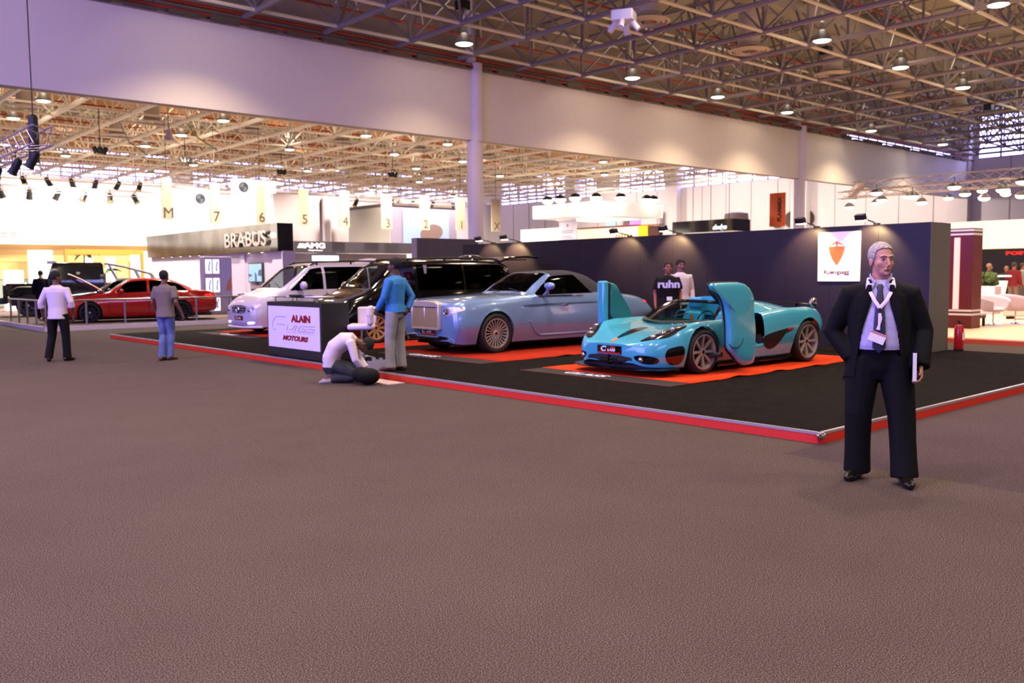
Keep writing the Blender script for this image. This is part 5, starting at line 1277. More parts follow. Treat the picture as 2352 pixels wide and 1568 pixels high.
tag(MB().limb([(4.75, 19.9, 4.9), (4.75, 19.9, 4.85), (4.75, 19.9, 4.25), (4.75, 19.9, 3.95)], [.05, .09, .10, .09], n=12).build('chain_hoist', m_trimb), 'black chain hoist with bag on the upper left truss', 'hoist')
tag(MB().cyl((4.75, 19.9, 4.9), (4.75, 19.9, 9.5), .012, n=5).build('hoist_chain', m_trimb), 'thin black chain above the black hoist at the upper left', 'chain')
m_trp = mat('truss_pale', (206, 190, 196), .5)
bt = [(62.5, 8.5), (64.5, 8.2), (58.6, 7.0), (66, 7.4)]
box_truss('lighting_truss', 'pale lighting truss crossing the bright area above banner M', (10, 66, 8.4), (38, 66, 8.4), .18, m_trp)
box_truss('lighting_truss', 'pale lighting truss below the first one in the bright upper left area', (9, 62, 7.2), (24, 62, 7.2), .18, m_trp)
box_truss('lighting_truss', 'pale lighting truss over the number banners', (24, 63, 7.8), (52, 63, 7.8), .16, m_trp)
hp = None
for k in range(22):
    x, y, z = [(10.5 + k * 1.5, 66, 8.1), (9.6 + (k - 9) * 1.6, 62, 6.9), (26 + (k - 17) * 4.2, 63, 7.5)][0 if k < 9 else (1 if k < 17 else 2)]
    lab = 'small black spotlight on a pale truss in the bright far hall'
    if hp is None: hp = par(lab, (x, y, z), .5, .5, 1.5, 'spotlights on the far pale trusses')
    else: dup(hp, (x, y, z), .5 + k)
# cables and a hanging lamp among the left trusses
b = MB(); b.limb([(15.1, 47, 9.5), (16.6, 50, 8.9), (18.8, 53.5, 8.7), (21, 56, 9.3)], [.035] * 4, n=6); tag(b.build('cable', m_trimb), 'black cable sagging between roof trusses at the upper left', 'cable')
b = MB(); b.limb([(17.9, 45.5, 9.5), (19.0, 46.5, 8.9), (20.6, 48, 8.6)], [.04] * 3, n=6); tag(b.build('cable', mat('green_cable', (96, 130, 60), .6)), 'green cable hanging between roof trusses at the upper left', 'cable')
for k, (x, y, z, lab) in enumerate(((13.4, 44.4, 7.6, 'dark hanging spotlight cluster left of banner M'), (19.6, 50, 8.2, 'dark hanging spotlight cluster above banner M'), (27.0, 53, 8.3, 'dark hanging spotlight cluster above the emblem cube'), (31.5, 47, 7.9, 'dark hanging spotlight cluster above banner 4'))):
    t = thing('hanging_spots', lab, 'lamp', (x, y, z))
    MB().cyl((0, 0, .1), (0, 0, 9.5 - z), .02, n=6).build('drop_rod', m_trimb, t)
    for i in range(3): MB().lathe([(0, .16), (.10, .14), (.14, -.16), (.12, -.16)], 12, Matrix.Translation((.22 * (i - 1), 0, 0)) @ Matrix.Rotation(.5 * (i - 1), 4, 'Y')).build('spot_can', m_trimb, t)
b = MB(); b.cyl((0, 0, .3), (0, 0, 1.5), .02, n=6)
t = thing('bell_lamp', 'pale bell shaped lamp hanging below the white partition upper left', 'lamp', (16.2, 43.2, 8.4)); b.build('rod', m_trimb, t); MB().lathe([(.05, .3), (.10, .28), (.16, .0), (.26, -.2), (.24, -.2)], 18).build('shade', mat('pale_lilac', (200, 186, 206), .5), t)

# ------------------------------------------------------------------ far stands seen over the navy wall
t = thing('canopy_ring', 'white lit diamond shaped canopy hanging beyond the navy wall', 'canopy', (47.9, 45, 5.9))
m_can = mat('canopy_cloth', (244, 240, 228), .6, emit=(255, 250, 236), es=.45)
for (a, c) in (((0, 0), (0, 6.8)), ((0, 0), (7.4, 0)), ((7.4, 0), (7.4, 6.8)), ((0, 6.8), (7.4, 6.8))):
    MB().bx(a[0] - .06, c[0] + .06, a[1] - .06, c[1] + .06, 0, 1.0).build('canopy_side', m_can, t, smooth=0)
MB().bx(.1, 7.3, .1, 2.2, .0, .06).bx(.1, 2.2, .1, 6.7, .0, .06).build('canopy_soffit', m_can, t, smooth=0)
for x, y in ((0, 5.2), (0, 2.2), (0, 3.8), (2.6, 0), (5.6, 0), (6.4, 0), (1.0, 1.0)):
    f = thing('floodlight', 'floodlight blazing on the edge of the white canopy', 'lamp', (47.9 + x, 45 + y, 6.9), 0, 'floodlights on the canopy')
    MB().ell((0, 0, .32), (.42, .42, .24), 16, 10).build('lens', m_lens, f); MB().lathe([(.10, .70), (.3, .6), (.44, .36)], 16).build('shade', m_trimb, f); MB().cyl((0, 0, -.02), (0, 0, .2), .03, n=6).build('post', m_trimb, f)
t = thing('mini_sign', 'white lit sign wall with faint yellow lettering above the navy wall', 'sign', (40, 42.7, 0))
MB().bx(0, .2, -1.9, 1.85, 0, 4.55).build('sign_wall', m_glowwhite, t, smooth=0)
text('sign_lettering', 'THE    NEW 6M', .42, mat('pale_gold', (250, 226, 170), .5), plane_yz(-.01) @ Matrix.Translation((-.05, 4.22, 0)), t, ext=.01)
t = thing('rollup_display', 'white roll up display with small dark text right of the lit sign wall', 'sign', (38, 38.1, 0))
MB().bx(0, .04, -.72, .72, 0, 4.75).build('display_sheet', mat('display_white', (226, 222, 238), .6), t, smooth=0); MB().bx(-.05, .09, -.78, .78, 4.75, 4.87).build('display_head', m_white, t)
b = MB()
for k in range(9): b.bx(-.006, 0, -.5 + .1 * (k % 3), .5, 4.15 - k * .11 - (.1 if k > 1 else 0), 4.19 - k * .11 - (.1 if k > 1 else 0))
b.ell((0, 0, 4.5), (.01, .08, .1), 10, 6); b.build('display_lines', mat('text_grey', (140, 132, 150), .6), t, smooth=0)
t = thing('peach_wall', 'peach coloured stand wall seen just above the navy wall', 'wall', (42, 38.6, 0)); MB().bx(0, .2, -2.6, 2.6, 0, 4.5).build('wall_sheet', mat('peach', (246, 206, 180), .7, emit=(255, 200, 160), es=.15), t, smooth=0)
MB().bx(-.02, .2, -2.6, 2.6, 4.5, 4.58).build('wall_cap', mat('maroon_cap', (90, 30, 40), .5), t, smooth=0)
for k in range(6): MB().bx(-.03, 0, -.9 - k * .24, -.78 - k * .24, 3.7, 4.05).build('wood_slat', mat('slat_brown', (176, 120, 84), .6), t, smooth=0)
t = thing('yellow_box', 'yellow lit box sign in an orange frame left of the black hanging sign', 'sign', (36, 30.2, 3.3)); MB().bx(0, .3, 0, .65, 0, .78).build('yellow_face', mat('amber_glow', (252, 196, 30), .5, emit=(255, 180, 20), es=.6), t, smooth=0)
MB().bx(.02, .3, -.75, 0, 0, .74).build('dark_face', mat('brown_face', (92, 50, 36), .6), t, smooth=0); MB().bx(-.01, .3, -.8, .7, .78, .82).build('orange_cap', m_or, t, smooth=0)
t = thing('hanging_sign', 'black hanging box sign with white script left of the orange banner', 'sign', (40, 29.75, 3.8))
MB().bx(0, 1.6, -2.0, 2.0, 0, .64).build('sign_box', m_gloss, t, smooth=0); MB().bx(.0, 2.4, 2.0, 2.03, 0, .62).build('sign_side', mat('violet_grey', (132, 120, 146), .5), t, smooth=0)
text('sign_script', 'dodge', .36, mat('script_glow', (235, 248, 250), .4, emit=(230, 248, 250), es=1.2), plane_yz(-.01) @ Matrix.Translation((1.15, .22, 0)), t, bold=.012, ext=.01, shear=.3)
for y in (-1.2, 0, 1.2): MB().cyl((.8, y, .64), (.8, y, 5.6), .015, n=5).build('wire', m_trimb, t)
t = thing('orange_banner', 'orange vertical banner with black lettering on the far wall', 'banner', (62, 38.9, 5.15)); MB().bx(0, .05, -.7, .7, 0, 2.6).build('banner_cloth', mat('banner_orange', (206, 84, 36), .7), t, smooth=0)
text('banner_lettering', 'FLAMMIX', .46, m_trimb, Matrix.Translation((-.01, -.2, 1.3)) @ Matrix(((0, 0, -1, 0), (0, 1, 0, 0), (1, 0, 0, 0), (0, 0, 0, 1))), t, bold=.02, ext=.005)
for k, (y, lab) in enumerate(((41.9, 'round dark wall vent half behind the orange banner'), (40.6, 'round dark wall vent between the orange banner and the right column'), (39.2, 'round dark wall vent just right of the far right column'))):
    t = thing('round_vent', lab, 'air vent', (66.94, y, 5.93), 0); MB().cyl((-.10, 0, 0), (0, 0, 0), .66, n=28).build('vent_disc', mat('vent_brown', (66, 52, 44), .7), t); MB().limb([(-.02, .72 * cos(a * pi / 12), .72 * sin(a * pi / 12)) for a in range(25)], [.06] * 25, n=6).build('vent_ring', mat('vent_rim', (190, 176, 168), .6), t)
tag(MB().lathe([(0, 0), (.5, .1), (.95, 1.2), (.9, 1.6), (.4, 1.7)], 20, Matrix.Translation((60, 41.3, 4.6))).build('air_duct', mat('grey_duct', (170, 156, 156), .5)), 'grey round air duct in front of the far wall behind the black hanging sign', 'duct')
for y, c, lab in ((58.3, (70, 170, 176), 'small teal banner on the far wall below the canopy'), (55.2, (176, 110, 226), 'small violet banner on the far wall below the canopy')):
    t = thing('wall_banner', lab, 'banner', (64, y, 6.0)); MB().bx(0, .05, -.65, .65, 0, 1.2).build('cloth', mat('cloth_%d' % c[0], c, .7, emit=c, es=.2), t, smooth=0)
    if c[0] == 70:
        b = MB()
        for k in range(5): b.ell((0, -.4 + .2 * k, .35 + .4 * (k % 2)), (.01, .12, .22), 8, 6)
        b.build('leaf_pattern', mat('leaf_lilac', (190, 200, 226), .6), t)
# ------------------------------------------------------------------ stand on the right edge
RX = 20.5
t = thing('peach_stage', 'pale peach floor stage with red border at the right edge', 'platform'); MB().bx(RX + .35, 46, -8, 20, 0, .1).build('stage_floor', mat('peach_floor', (236, 200, 172), .5), t, smooth=0); MB().bx(RX, RX + .35, -8, 20, 0, .098).build('stage_border', mat('coral', (206, 84, 66), .5), t, smooth=0)
m_maroon = mat('maroon', (92, 20, 28), .45)
t = thing('maroon_pillar', 'dark red pillar with light strip and white bands behind the grey wall end', 'pillar', (24.1, 9.6, .1)); MB().bx(0, .6, -.2, .45, 0, 2.6).build('pillar_body', m_maroon, t, smooth=0)
MB().bx(-.03, 0, .12, .26, .5, 2.36).build('light_strip', mat('strip_glow', (255, 170, 160), .4, emit=(255, 150, 140), es=1.6), t, smooth=0)
for z in (2.42, 2.52, .34, .44): MB().bx(-.012, .6, -.212, .45, z, z + .05).build('white_band', m_white, t, smooth=0)
t = thing('lettered_back_wall', 'black back wall with red lettering under a cream band at the right edge', 'wall', (45, 0, .1)); MB().bx(.5, .8, -8, 20.2, 0, 2.5).build('black_wall', mat('black_wall', (16, 16, 15), .5), t, smooth=0)
MB().bx(-1, .8, -8, 24, 2.5, 3.78).build('cream_band', mat('cream_painted_glow', (250, 244, 214), .6, emit=(255, 246, 210), es=.65), t, smooth=0)  # band is no lamp; its glow paints in the overexposed light
text('red_lettering', 'PORSCHE', .21, mat('red_glow', (230, 40, 30), .4, emit=(255, 40, 30), es=.6), plane_yz(.48) @ Matrix.Translation((-15.35, 2.28, 0)), t, bold=.012, ext=.01, sx=2.0)
t = thing('display_screen', 'grey display case at the right edge below the red lettering', 'display', (44, 14.2, .1)); MB().bx(0, .5, 0, 1.4, 0, 1.05).build('case', mat('case_grey', (84, 96, 90), .5), t, bevel=.02); MB().bx(-.02, .52, -.02, 1.42, 1.05, 1.1).build('case_top', m_trimb, t)
m_tub = mat('lilac_white', (240, 222, 236), .4)
def tub(label, loc, rz, m):
    t = thing('tub_chair', label, 'chair', loc, rz)
    R = []
    for i in range(9):
        u = i / 8; row = []
        for j in range(25):
            a = -pi * .78 + 2 * pi * .78 * j / 24
            h = .42 + .42 * u * (.55 + .45 * cos(a * .62)); r = .20 + .22 * u ** .5
            row.append((r * cos(a) * 1.02, r * sin(a), .40 + (h - .40) * u))
        R.append(row)
    b = MB(); b.rings(R, False, closed=False); solid(b.build('shell', m, t), .05)
    MB().lathe([(0, .36), (.24, .37), (.30, .43), (.26, .48), (0, .49)], 22).build('seat', m, t)
    MB().lathe([(.022, .37), (.022, .06), (.08, .03), (.26, .012), (.26, 0), (0, 0)], 22).build('pedestal', m_chrome, t)
tub('white tub chair on chrome pedestal, left one at the right edge', (26.1, 9.6, .1), radians(60), m_tub); tub('white tub chair on chrome pedestal, right one near the white sofa', (27.0, 9.35, .1), radians(150), m_tub)
t = thing('white_sofa', 'rounded white sofa behind the tub chairs at the right edge', 'sofa', (30.0, 10.0, .1), 0, None, .72); b = MB()
b.limb([(.3, 1.0, .5), (0, .7, .55), (0, -.2, .6), (0, -1.3, .5)], [(.14, .36)] * 4, side=(1, 0, 0), n=14); b.build('sofa_back', mat('cream_white', (250, 236, 218), .5), t); MB().bx(-.75, 0, -1.2, .8, .12, .42).build('sofa_seat', mat('cream_white'), t, bevel=.06)
for y in (-1.0, .6): MB().bx(-.7, -.1, y - .06, y + .06, 0, .12).build('sofa_foot', m_trimb, t)
t = thing('dark_bench', 'low dark open frame table beside the maroon pillar', 'table', (25.2, 10.3, .1)); mb = mat('bench_dark', (44, 24, 24), .5)
MB().bx(-.3, .35, -.75, .55, .30, .36).build('table_top', m_white, t, bevel=.01)
for x in (-.27, .30):
    for y in (-.7, .48): MB().bx(x, x + .06, y, y + .06, 0, .30).build('leg', mb, t, smooth=0)
MB().bx(-.27, .36, -.72, -.66, .22, .30).bx(-.27, .36, .48, .54, .22, .30).bx(-.27, -.21, -.7, .5, .22, .30).bx(-.27, -.21, -.7, .5, .02, .08).build('frame', mb, t, smooth=0)
t = thing('white_planter', 'tall white planter with clipped green shrub at the right edge', 'planter', (33, 12.45, .1)); MB().bx(-.3, .3, -.45, .45, 0, .95).build('planter_box', m_tub, t, bevel=.02); b = MB()
rnd = random.Random(3)
for k in range(60): b.ell((rnd.uniform(-.26, .26), rnd.uniform(-.40, .40), 1.0 + rnd.uniform(0, .38)), .09, 6, 4)
b.build('shrub', mat('shrub_green', (56, 74, 30), .8, noise=(20, (90, 110, 50), .4, .7)), t)
for k, (x, y, lab) in enumerate(((35.4, 12.9, 'glowing white display stand among the people at the right edge'), (40, 15.6, 'glowing white display stand left of the people at the right edge'))):
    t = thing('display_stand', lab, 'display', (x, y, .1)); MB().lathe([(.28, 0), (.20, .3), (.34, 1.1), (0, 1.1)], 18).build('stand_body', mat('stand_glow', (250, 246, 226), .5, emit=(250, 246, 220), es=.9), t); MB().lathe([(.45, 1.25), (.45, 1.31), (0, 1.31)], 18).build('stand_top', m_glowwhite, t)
    MB().cyl((0, 0, 1.1), (0, 0, 1.26), .06, n=8).build('stand_neck', m_trimb, t)
# lamps on the rig above that stand
rig = [(26.5, 3.9, 13.9, 4.25), (30.5, 10.2, 16.6, 4.35), (34.5, 11.5, 18.5, 4.75)]
for k, (x, y0, y1, z) in enumerate(rig):
    box_truss('lighting_truss', ['nearest silver truss of the lamp rig at the right edge', 'middle silver truss of the lamp rig at the right edge', 'farthest silver truss of the lamp rig at the right edge'][k], (x, y0, z), (x, y1, z), .12, mat('rig_alu', (150, 138, 132), .5, .3))
box_truss('lighting_truss', 'cross truss of the lamp rig at the right edge', (26.5, 13.7, 4.3), (34.6, 18.3, 4.7), .10, mat('rig_alu'))
fl = None
rig_l = [(26.5, 13.2), (26.5, 12.1), (26.5, 10.9), (26.5, 9.6), (26.5, 9.1), (26.5, 8.6), (26.5, 8.2), (30.5, 16.2), (30.5, 15.0), (30.5, 13.6), (30.5, 12.2), (30.5, 11.6), (30.5, 11.0), (30.5, 10.5), (34.5, 18.2), (34.5, 17.2), (34.5, 16.0), (34.5, 14.4), (34.5, 13.2), (34.5, 12.4)]
for k, (x, y) in enumerate(rig_l):
    z = (4.0, 4.1, 4.5)[(26.5, 30.5, 34.5).index(x)] - .18 * (k % 2)
    if fl is None:
        fl = thing('flood_lamp', 'white glowing lamp hanging on the rig at the right edge', 'lamp', (x, y, z), .6, 'lamps on the right edge rig', .9)
        MB().lathe([(.07, .16), (.12, .12), (.21, .02), (.22, 0), (.20, -.01)], 18).build('shade', mat('shade_dark', (70, 62, 60), .5), fl)
        MB().ell((0, 0, .0), (.19, .19, .10), 18, 10).build('lens', m_lens, fl); MB().cyl((0, 0, .16), (0, 0, .3), .015, n=6).build('hook', m_trimb, fl)
    else: dup(fl, (x, y, z), .6)
# fill spots without fixtures, added to brighten far hall walls and right stand
def add_fill(x, y, z, e, col=(1, .93, .84), size=150):
    s = bpy.data.lights.new('fill_spot', 'SPOT'); s.energy = e; s.color = col; s.spot_size = radians(size); s.spot_blend = .7; s.shadow_soft_size = .4
    o = bpy.data.objects.new('fill_spot', s); C.objects.link(o); o.location = (x, y, z); return o
add_fill(16, 53, 6.9, 2600); add_fill(10, 40, 6.5, 500); add_fill(24, 40, 6.5, 500, (1, .9, .95)); add_fill(44, 56, 7.5, 2200)
for x in (6, 16, 26, 36, 47, 58):
    o = add_fill(x, 71, 7.6, 5200, (1, .90, .86), 110); o.rotation_euler = (radians(72), 0, 0)
for y in (33, 45, 58):
    o = add_fill(58, y, 7.0, 4200, (1, .86, .80), 120); o.rotation_euler = (0, radians(-72), 0)
add_fill(30.5, 12, 4.0, 420); add_fill(40, 12, 4.4, 300)
# ------------------------------------------------------------------ people: skin body as one voxel-fused surface, clothes as fused shells over it
def ring_torso(mb, pts, rad, n=24): mb.limb(pts, rad, side=(1, 0, 0), n=n)
def hand(mb, w, d, nrm, side, curl=.5, sc=1.0):
    """wrist w, finger direction d, palm normal nrm (fingers curl that way), side = towards the thumb"""
    w, d, nrm = V(w), V(d).normalized(), V(nrm); nrm = (nrm - d * nrm.dot(d)).normalized(); s = V(side); s = (s - d * s.dot(d) - nrm * s.dot(nrm)).normalized()
    mb.limb([w, w + d * .035 * sc, w + d * .09 * sc], [(.027 * sc, .019 * sc), (.038 * sc, .017 * sc), (.040 * sc, .013 * sc)], side=s, n=12)
    for k, (o, L) in enumerate(((.030, .072), (.010, .082), (-.011, .076), (-.030, .058))):
        b = w + d * (.085 - .004 * abs(k - 1)) * sc + s * o * sc
        c = curl * (1 + .12 * k); d1 = (d * cos(c * .6) + nrm * sin(c * .6)); d2 = (d * cos(c * 1.5) + nrm * sin(c * 1.5)); d3 = (d * cos(c * 2.3) + nrm * sin(c * 2.3))
        p1 = b + d1 * L * .45 * sc; p2 = p1 + d2 * L * .32 * sc; p3 = p2 + d3 * L * .26 * sc
        mb.limb([b - d * .012, b, p1, p2, p3], [.0095 * sc, .0095 * sc, .009 * sc, .0085 * sc, .0065 * sc], n=8)
    t0 = w + d * .025 * sc + s * .026 * sc; t1 = t0 + (s * .75 + d * .65 + nrm * .25).normalized() * .04 * sc; t2 = t1 + (s * .25 + d * .9 + nrm * .35).normalized() * .032 * sc
    mb.limb([w + d * .015, t0, t1, t2], [.014 * sc, .0135 * sc, .011 * sc, .008 * sc], n=8)
def headM(hp, yaw, pitch, base=(0, 0, 1.50)):
    return Matrix.Translation(hp) @ Matrix.Rotation(yaw, 4, 'Z') @ Matrix.Rotation(pitch, 4, 'X') @ Matrix.Translation((0, 0, -1.50))
def head_skin(mb, M, jaw=1.0):
    mb.ell((0, -.008, 1.655), (.074, .094, .092), 20, 12, M); mb.ell((0, .028, 1.602), (.063 * jaw, .068, .088), 20, 12, M); mb.ell((0, .044, 1.546), (.044 * jaw, .048, .036), 16, 10, M)
    mb.limb([(0, .090, 1.640), (0, .104, 1.615), (0, .116, 1.590), (0, .098, 1.578)], [.009, .0105, .0125, .011], n=8, M=M)
    mb.ell((0, .078, 1.650), (.052, .020, .012), 14, 8, M); mb.ell((0, .090, 1.556), (.024, .014, .010), 12, 6, M); mb.ell((0, .086, 1.527), (.02, .012, .012), 10, 6, M)
    for s in (-1, 1):
        mb.ell((.036 * s, .060, 1.600), (.027, .024, .028), 14, 8, M); mb.ell((.077 * s * jaw, -.004, 1.608), (.010, .021, .034), 10, 8, M)
    mb.limb([(0, -.03, 1.40), (0, -.012, 1.50), (0, .0, 1.58)], [.064 * jaw, .056 * jaw, .056], n=16, M=M)
def face_parts(t, M, browm, lipm):
    we = mat('eye_white', (150, 138, 132), .5); ir = mat('iris_dark', (48, 34, 26), .2)
    for s in (-1, 1):
        b = MB(); b.ell((.031 * s, .0835, 1.630), (.0135, .009, .0062), 12, 8, M); e = b.build('eye', we, t)
        b = MB(); b.ell((.031 * s, .0915, 1.630), (.0058, .0025, .0058), 10, 6, M); b.build('iris', ir, e)
        b = MB(); b.limb([(.012 * s, .098, 1.652), (.032 * s, .0975, 1.658), (.052 * s, .084, 1.650)], [.0035, .0042, .0025], n=8, M=M); b.build('eyebrow', browm, t)
    b = MB(); b.limb([(-.026, .092, 1.556), (-.01, .1035, 1.559), (.01, .1035, 1.559), (.026, .092, 1.556)], [.002, .0045, .0045, .002], n=6, M=M); b.build('mouth', lipm, t)
def hair_cap(t, M, m, front=.045, zf=1.69, zb=1.575, puff=1.0, side=1.62, name='hair', res=(72, 48)):
    b = MB(); b.ell((0, -.014, 1.664), (.084 * puff, .104 * puff, .096 * puff), *res)
    me = b.mesh('hair')
    K = [(-.2, zb), (-.045, zb), (-.02, side - .02), (.012, side), (.03, side + .035), (front + .012, zf - .012), (.075, zf + .012), (.3, zf + .018)]
    def line(y):
        for (a0, u), (a1, v) in zip(K, K[1:]):
            if y <= a1:
                q = (y - a0) / (a1 - a0); q = q * q * (3 - 2 * q); return u + (v - u) * q
        return zf
    cutfaces(me, lambda c: c.z < line(c.y) + (.016 * min(1, abs(c.x) / .05) - .016 if c.y > .05 else 0)); me.transform(M)
    return solid(link(name, me, m, t), .012, -1)
def person(label, loc, rz, H=1.75, skin=(150, 104, 84), hair=(24, 20, 20), top=None, bottom=None, shoe=None, arms=None, feet=None, head=(0, 0), fat=1.0, vox=.008, sleeve='long', tuck=False, leg_r=1.0, face=True, hem=.84, hp=None, spine=None, hips=None, hairkw=None, curl=.5, hands='RL', group=None, beard=None, coat=False, top_name='shirt', shirt_cut=None, long_hem=False):
    t = thing('person', label, 'person', loc, rz, group, H / 1.75)
    sk = mat('skin_%d_%d' % (skin[0], skin[1]), skin, .5, 0, .35); hm = mat('hair_%d' % hair[0], hair, .8, noise=(60, tuple(int(c * .72) for c in hair), .35, .7), bump=(90, .9, .02))
    hp = hp or (0, 0, 1.50)
    M = headM(hp, head[0], head[1])
    A = {'R': ((.19, 0, 1.385), (.245, -.03, 1.13), (.245, .06, .88)), 'L': ((.19, 0, 1.385), (.245, -.03, 1.13), (.245, .06, .88))}
    if arms: A.update(arms)
    Lg = {'R': ((.095, 0, .92), (.105, .02, .50), (.115, -.01, .09), (.02, 1, 0)), 'L': ((.095, 0, .92), (.105, .02, .50), (.115, -.01, .09), (.02, 1, 0))}
    if feet: Lg.update(feet)
    SP = spine or [((0, 0, .90), .15, .105), ((0, .005, 1.04), .145, .10), ((0, .005, 1.22), .16, .108), ((0, -.005, 1.35), .175, .105), ((0, -.01, 1.425), .125, .085), ((0, -.015, 1.48), .070, .062)]
    # --- body
    b = MB(); head_skin(b, M)
    ring_torso(b, [p for p, a, c in SP], [(a * .82 * fat, c * .8 * fat) for p, a, c in SP], 16)
    b.limb([SP[-2][0], V(SP[-1][0]) + V((0, 0, .0)), M @ V((0, 0, 1.53))], [.06, .058, .05], n=12)
    for k, s in (('R', 1), ('L', -1)):
        f = lambda p: V((p[0] * s, p[1], p[2]))
        sh, el, wr = [f(p) for p in A[k][:3]]
        b.limb([V(SP[3][0]).lerp(sh, .3), sh, el, wr], [.04, .045, .038, .027], n=10)
        d = (wr - el).normalized()
        if len(A[k]) > 3: d = f(A[k][3]).normalized()
        nrm = f(A[k][4]) if len(A[k]) > 4 else V((-s, 0, 0))
        side = f(A[k][5]) if len(A[k]) > 5 else V((0, 1, .2))
        if k in hands: hand(b, wr, d, nrm, side, curl)
        hpj, kn, an, tw = Lg[k]
        b.limb([f(hpj), f(kn), f(an)], [.075, .05, .036], n=10); b.limb([f(an), f(an) + V((tw[0] * s, tw[1], tw[2])).normalized() * .10 + V((0, 0, -.062 if abs(tw[1]) > .5 and not spine or long_hem else 0))], [.032, .022], n=8)
    me = bake(b, vox * .75, 5, .45); link('body', me, sk, t, 60)
    # --- top garment
    b = MB(); z0 = hem
    pts = [p for p, a, c in SP]; rad = [((a + .022) * fat, (c + .022) * fat) for p, a, c in SP]
    if not spine:
        if tuck: pts[0] = (0, 0, .96)
        else: pts[0] = (0, 0, z0); rad[0] = ((.190) * fat, .148 * fat)
    rad[-1] = (.072, .066)
    ring_torso(b, pts, rad)
    for k, s in (('R', 1), ('L', -1)):
        f = lambda p: V((p[0] * s, p[1], p[2]))
        sh, el, wr = [f(p) for p in A[k][:3]]
        r0 = V(SP[3][0]).lerp(sh, .45)
        q = 1.25 if coat else 1.0
        if sleeve == 'short': b.limb([r0, sh, sh.lerp(el, .35), sh.lerp(el, .72)], [.075 * q, .072 * q, .068 * q, .068 * q], n=14)
        elif sleeve == 'rolled': b.limb([r0, sh, el, el.lerp(wr, .25), el.lerp(wr, .38)], [.075, .070, .056, .060, .062], n=14)
        else: b.limb([r0, sh, sh.lerp(el, .5), el, el.lerp(wr, .5), wr.lerp(el, .03)], [.078 * q, .072 * q, .062 * q, .055 * q, .050 * q, .046 * q], n=14)
    me = bake(b, vox, 5)
    if shirt_cut: cutfaces(me, lambda c: c.z < shirt_cut or abs(c.x) > .15 or (c.z > 1.36 and abs(c.x) > .10) or (c.y < 0 and c.z < 1.46))
    tm = link(top_name, me, top, t, 60)
    # --- trousers and shoes
    b = MB()
    W0 = [((0, .0, 1.00 if tuck else .97), .158 * fat, .118 * fat), ((0, 0, .90), .168 * fat, .122 * fat), ((0, 0, .82), .15, .11)]
    if hips: W0 = hips
    ring_torso(b, [p for p, a, c in W0], [(a, c) for p, a, c in W0])
    for k, s in (('R', 1), ('L', -1)):
        f = lambda p: V((p[0] * s, p[1], p[2]))
        hpj, kn, an, tw = Lg[k]; hpj, kn, an = f(hpj), f(kn), f(an)
        q = leg_r
        dn = (an - kn).normalized(); b.limb([hpj, hpj.lerp(kn, .4), kn, kn.lerp(an, .4), kn.lerp(an, .75), an + dn * (.035 if not spine or long_hem else .0)], [.098 * q, .090 * q, .074 * q, .070 * q, .070 * q, .074 * q], n=16)
    me = bake(b, vox, 5); link('trousers', me, bottom, t, 60)
    for k, s in (('R', 1), ('L', -1)):
        f = lambda p: V((p[0] * s, p[1], p[2]))
        an, tw = f(Lg[k][2]), V((Lg[k][3][0] * s, Lg[k][3][1], Lg[k][3][2])).normalized()
        up = V((0, 0, 1)) if abs(tw.z) < .6 else V((0, -1, 0)); dz = -an.z if not spine and abs(an.z - .09) < .08 else -.09
        h = an + V((0, 0, dz)) if abs(tw.z) < .6 else an
        b = MB(); b.limb([h - tw * .085 + up * .035, h - tw * .06 + up * .045, h + up * .05, h + tw * .08 + up * .042, h + tw * .15 + up * .032, h + tw * .19 + up * .026], [(.02, .025), (.038, .042), (.043, .05), (.048, .042), (.042, .03), (.02, .018)], side=tw.cross(up), n=14)
        b.limb([h - tw * .02 + up * .05, h - tw * .025 + up * .11], [.042, .044], n=12)
        me = bake(b, vox * .8, 3); o = link('shoe', me, shoe, t, 60)
    if face: face_parts(t, M, hm, mat('lip_%d' % skin[0], (int(skin[0] * .78), int(skin[1] * .62), int(skin[2] * .62)), .5))
    hk = dict(hairkw or {}); hair_cap(t, M, hm, **hk)
    return t, M
shoe_blk = mat('black_shoe', (16, 14, 14), .25); shoe_brn = mat('brown_shoe', (98, 60, 42), .45)
FC = radians(138.7)      # facing the camera
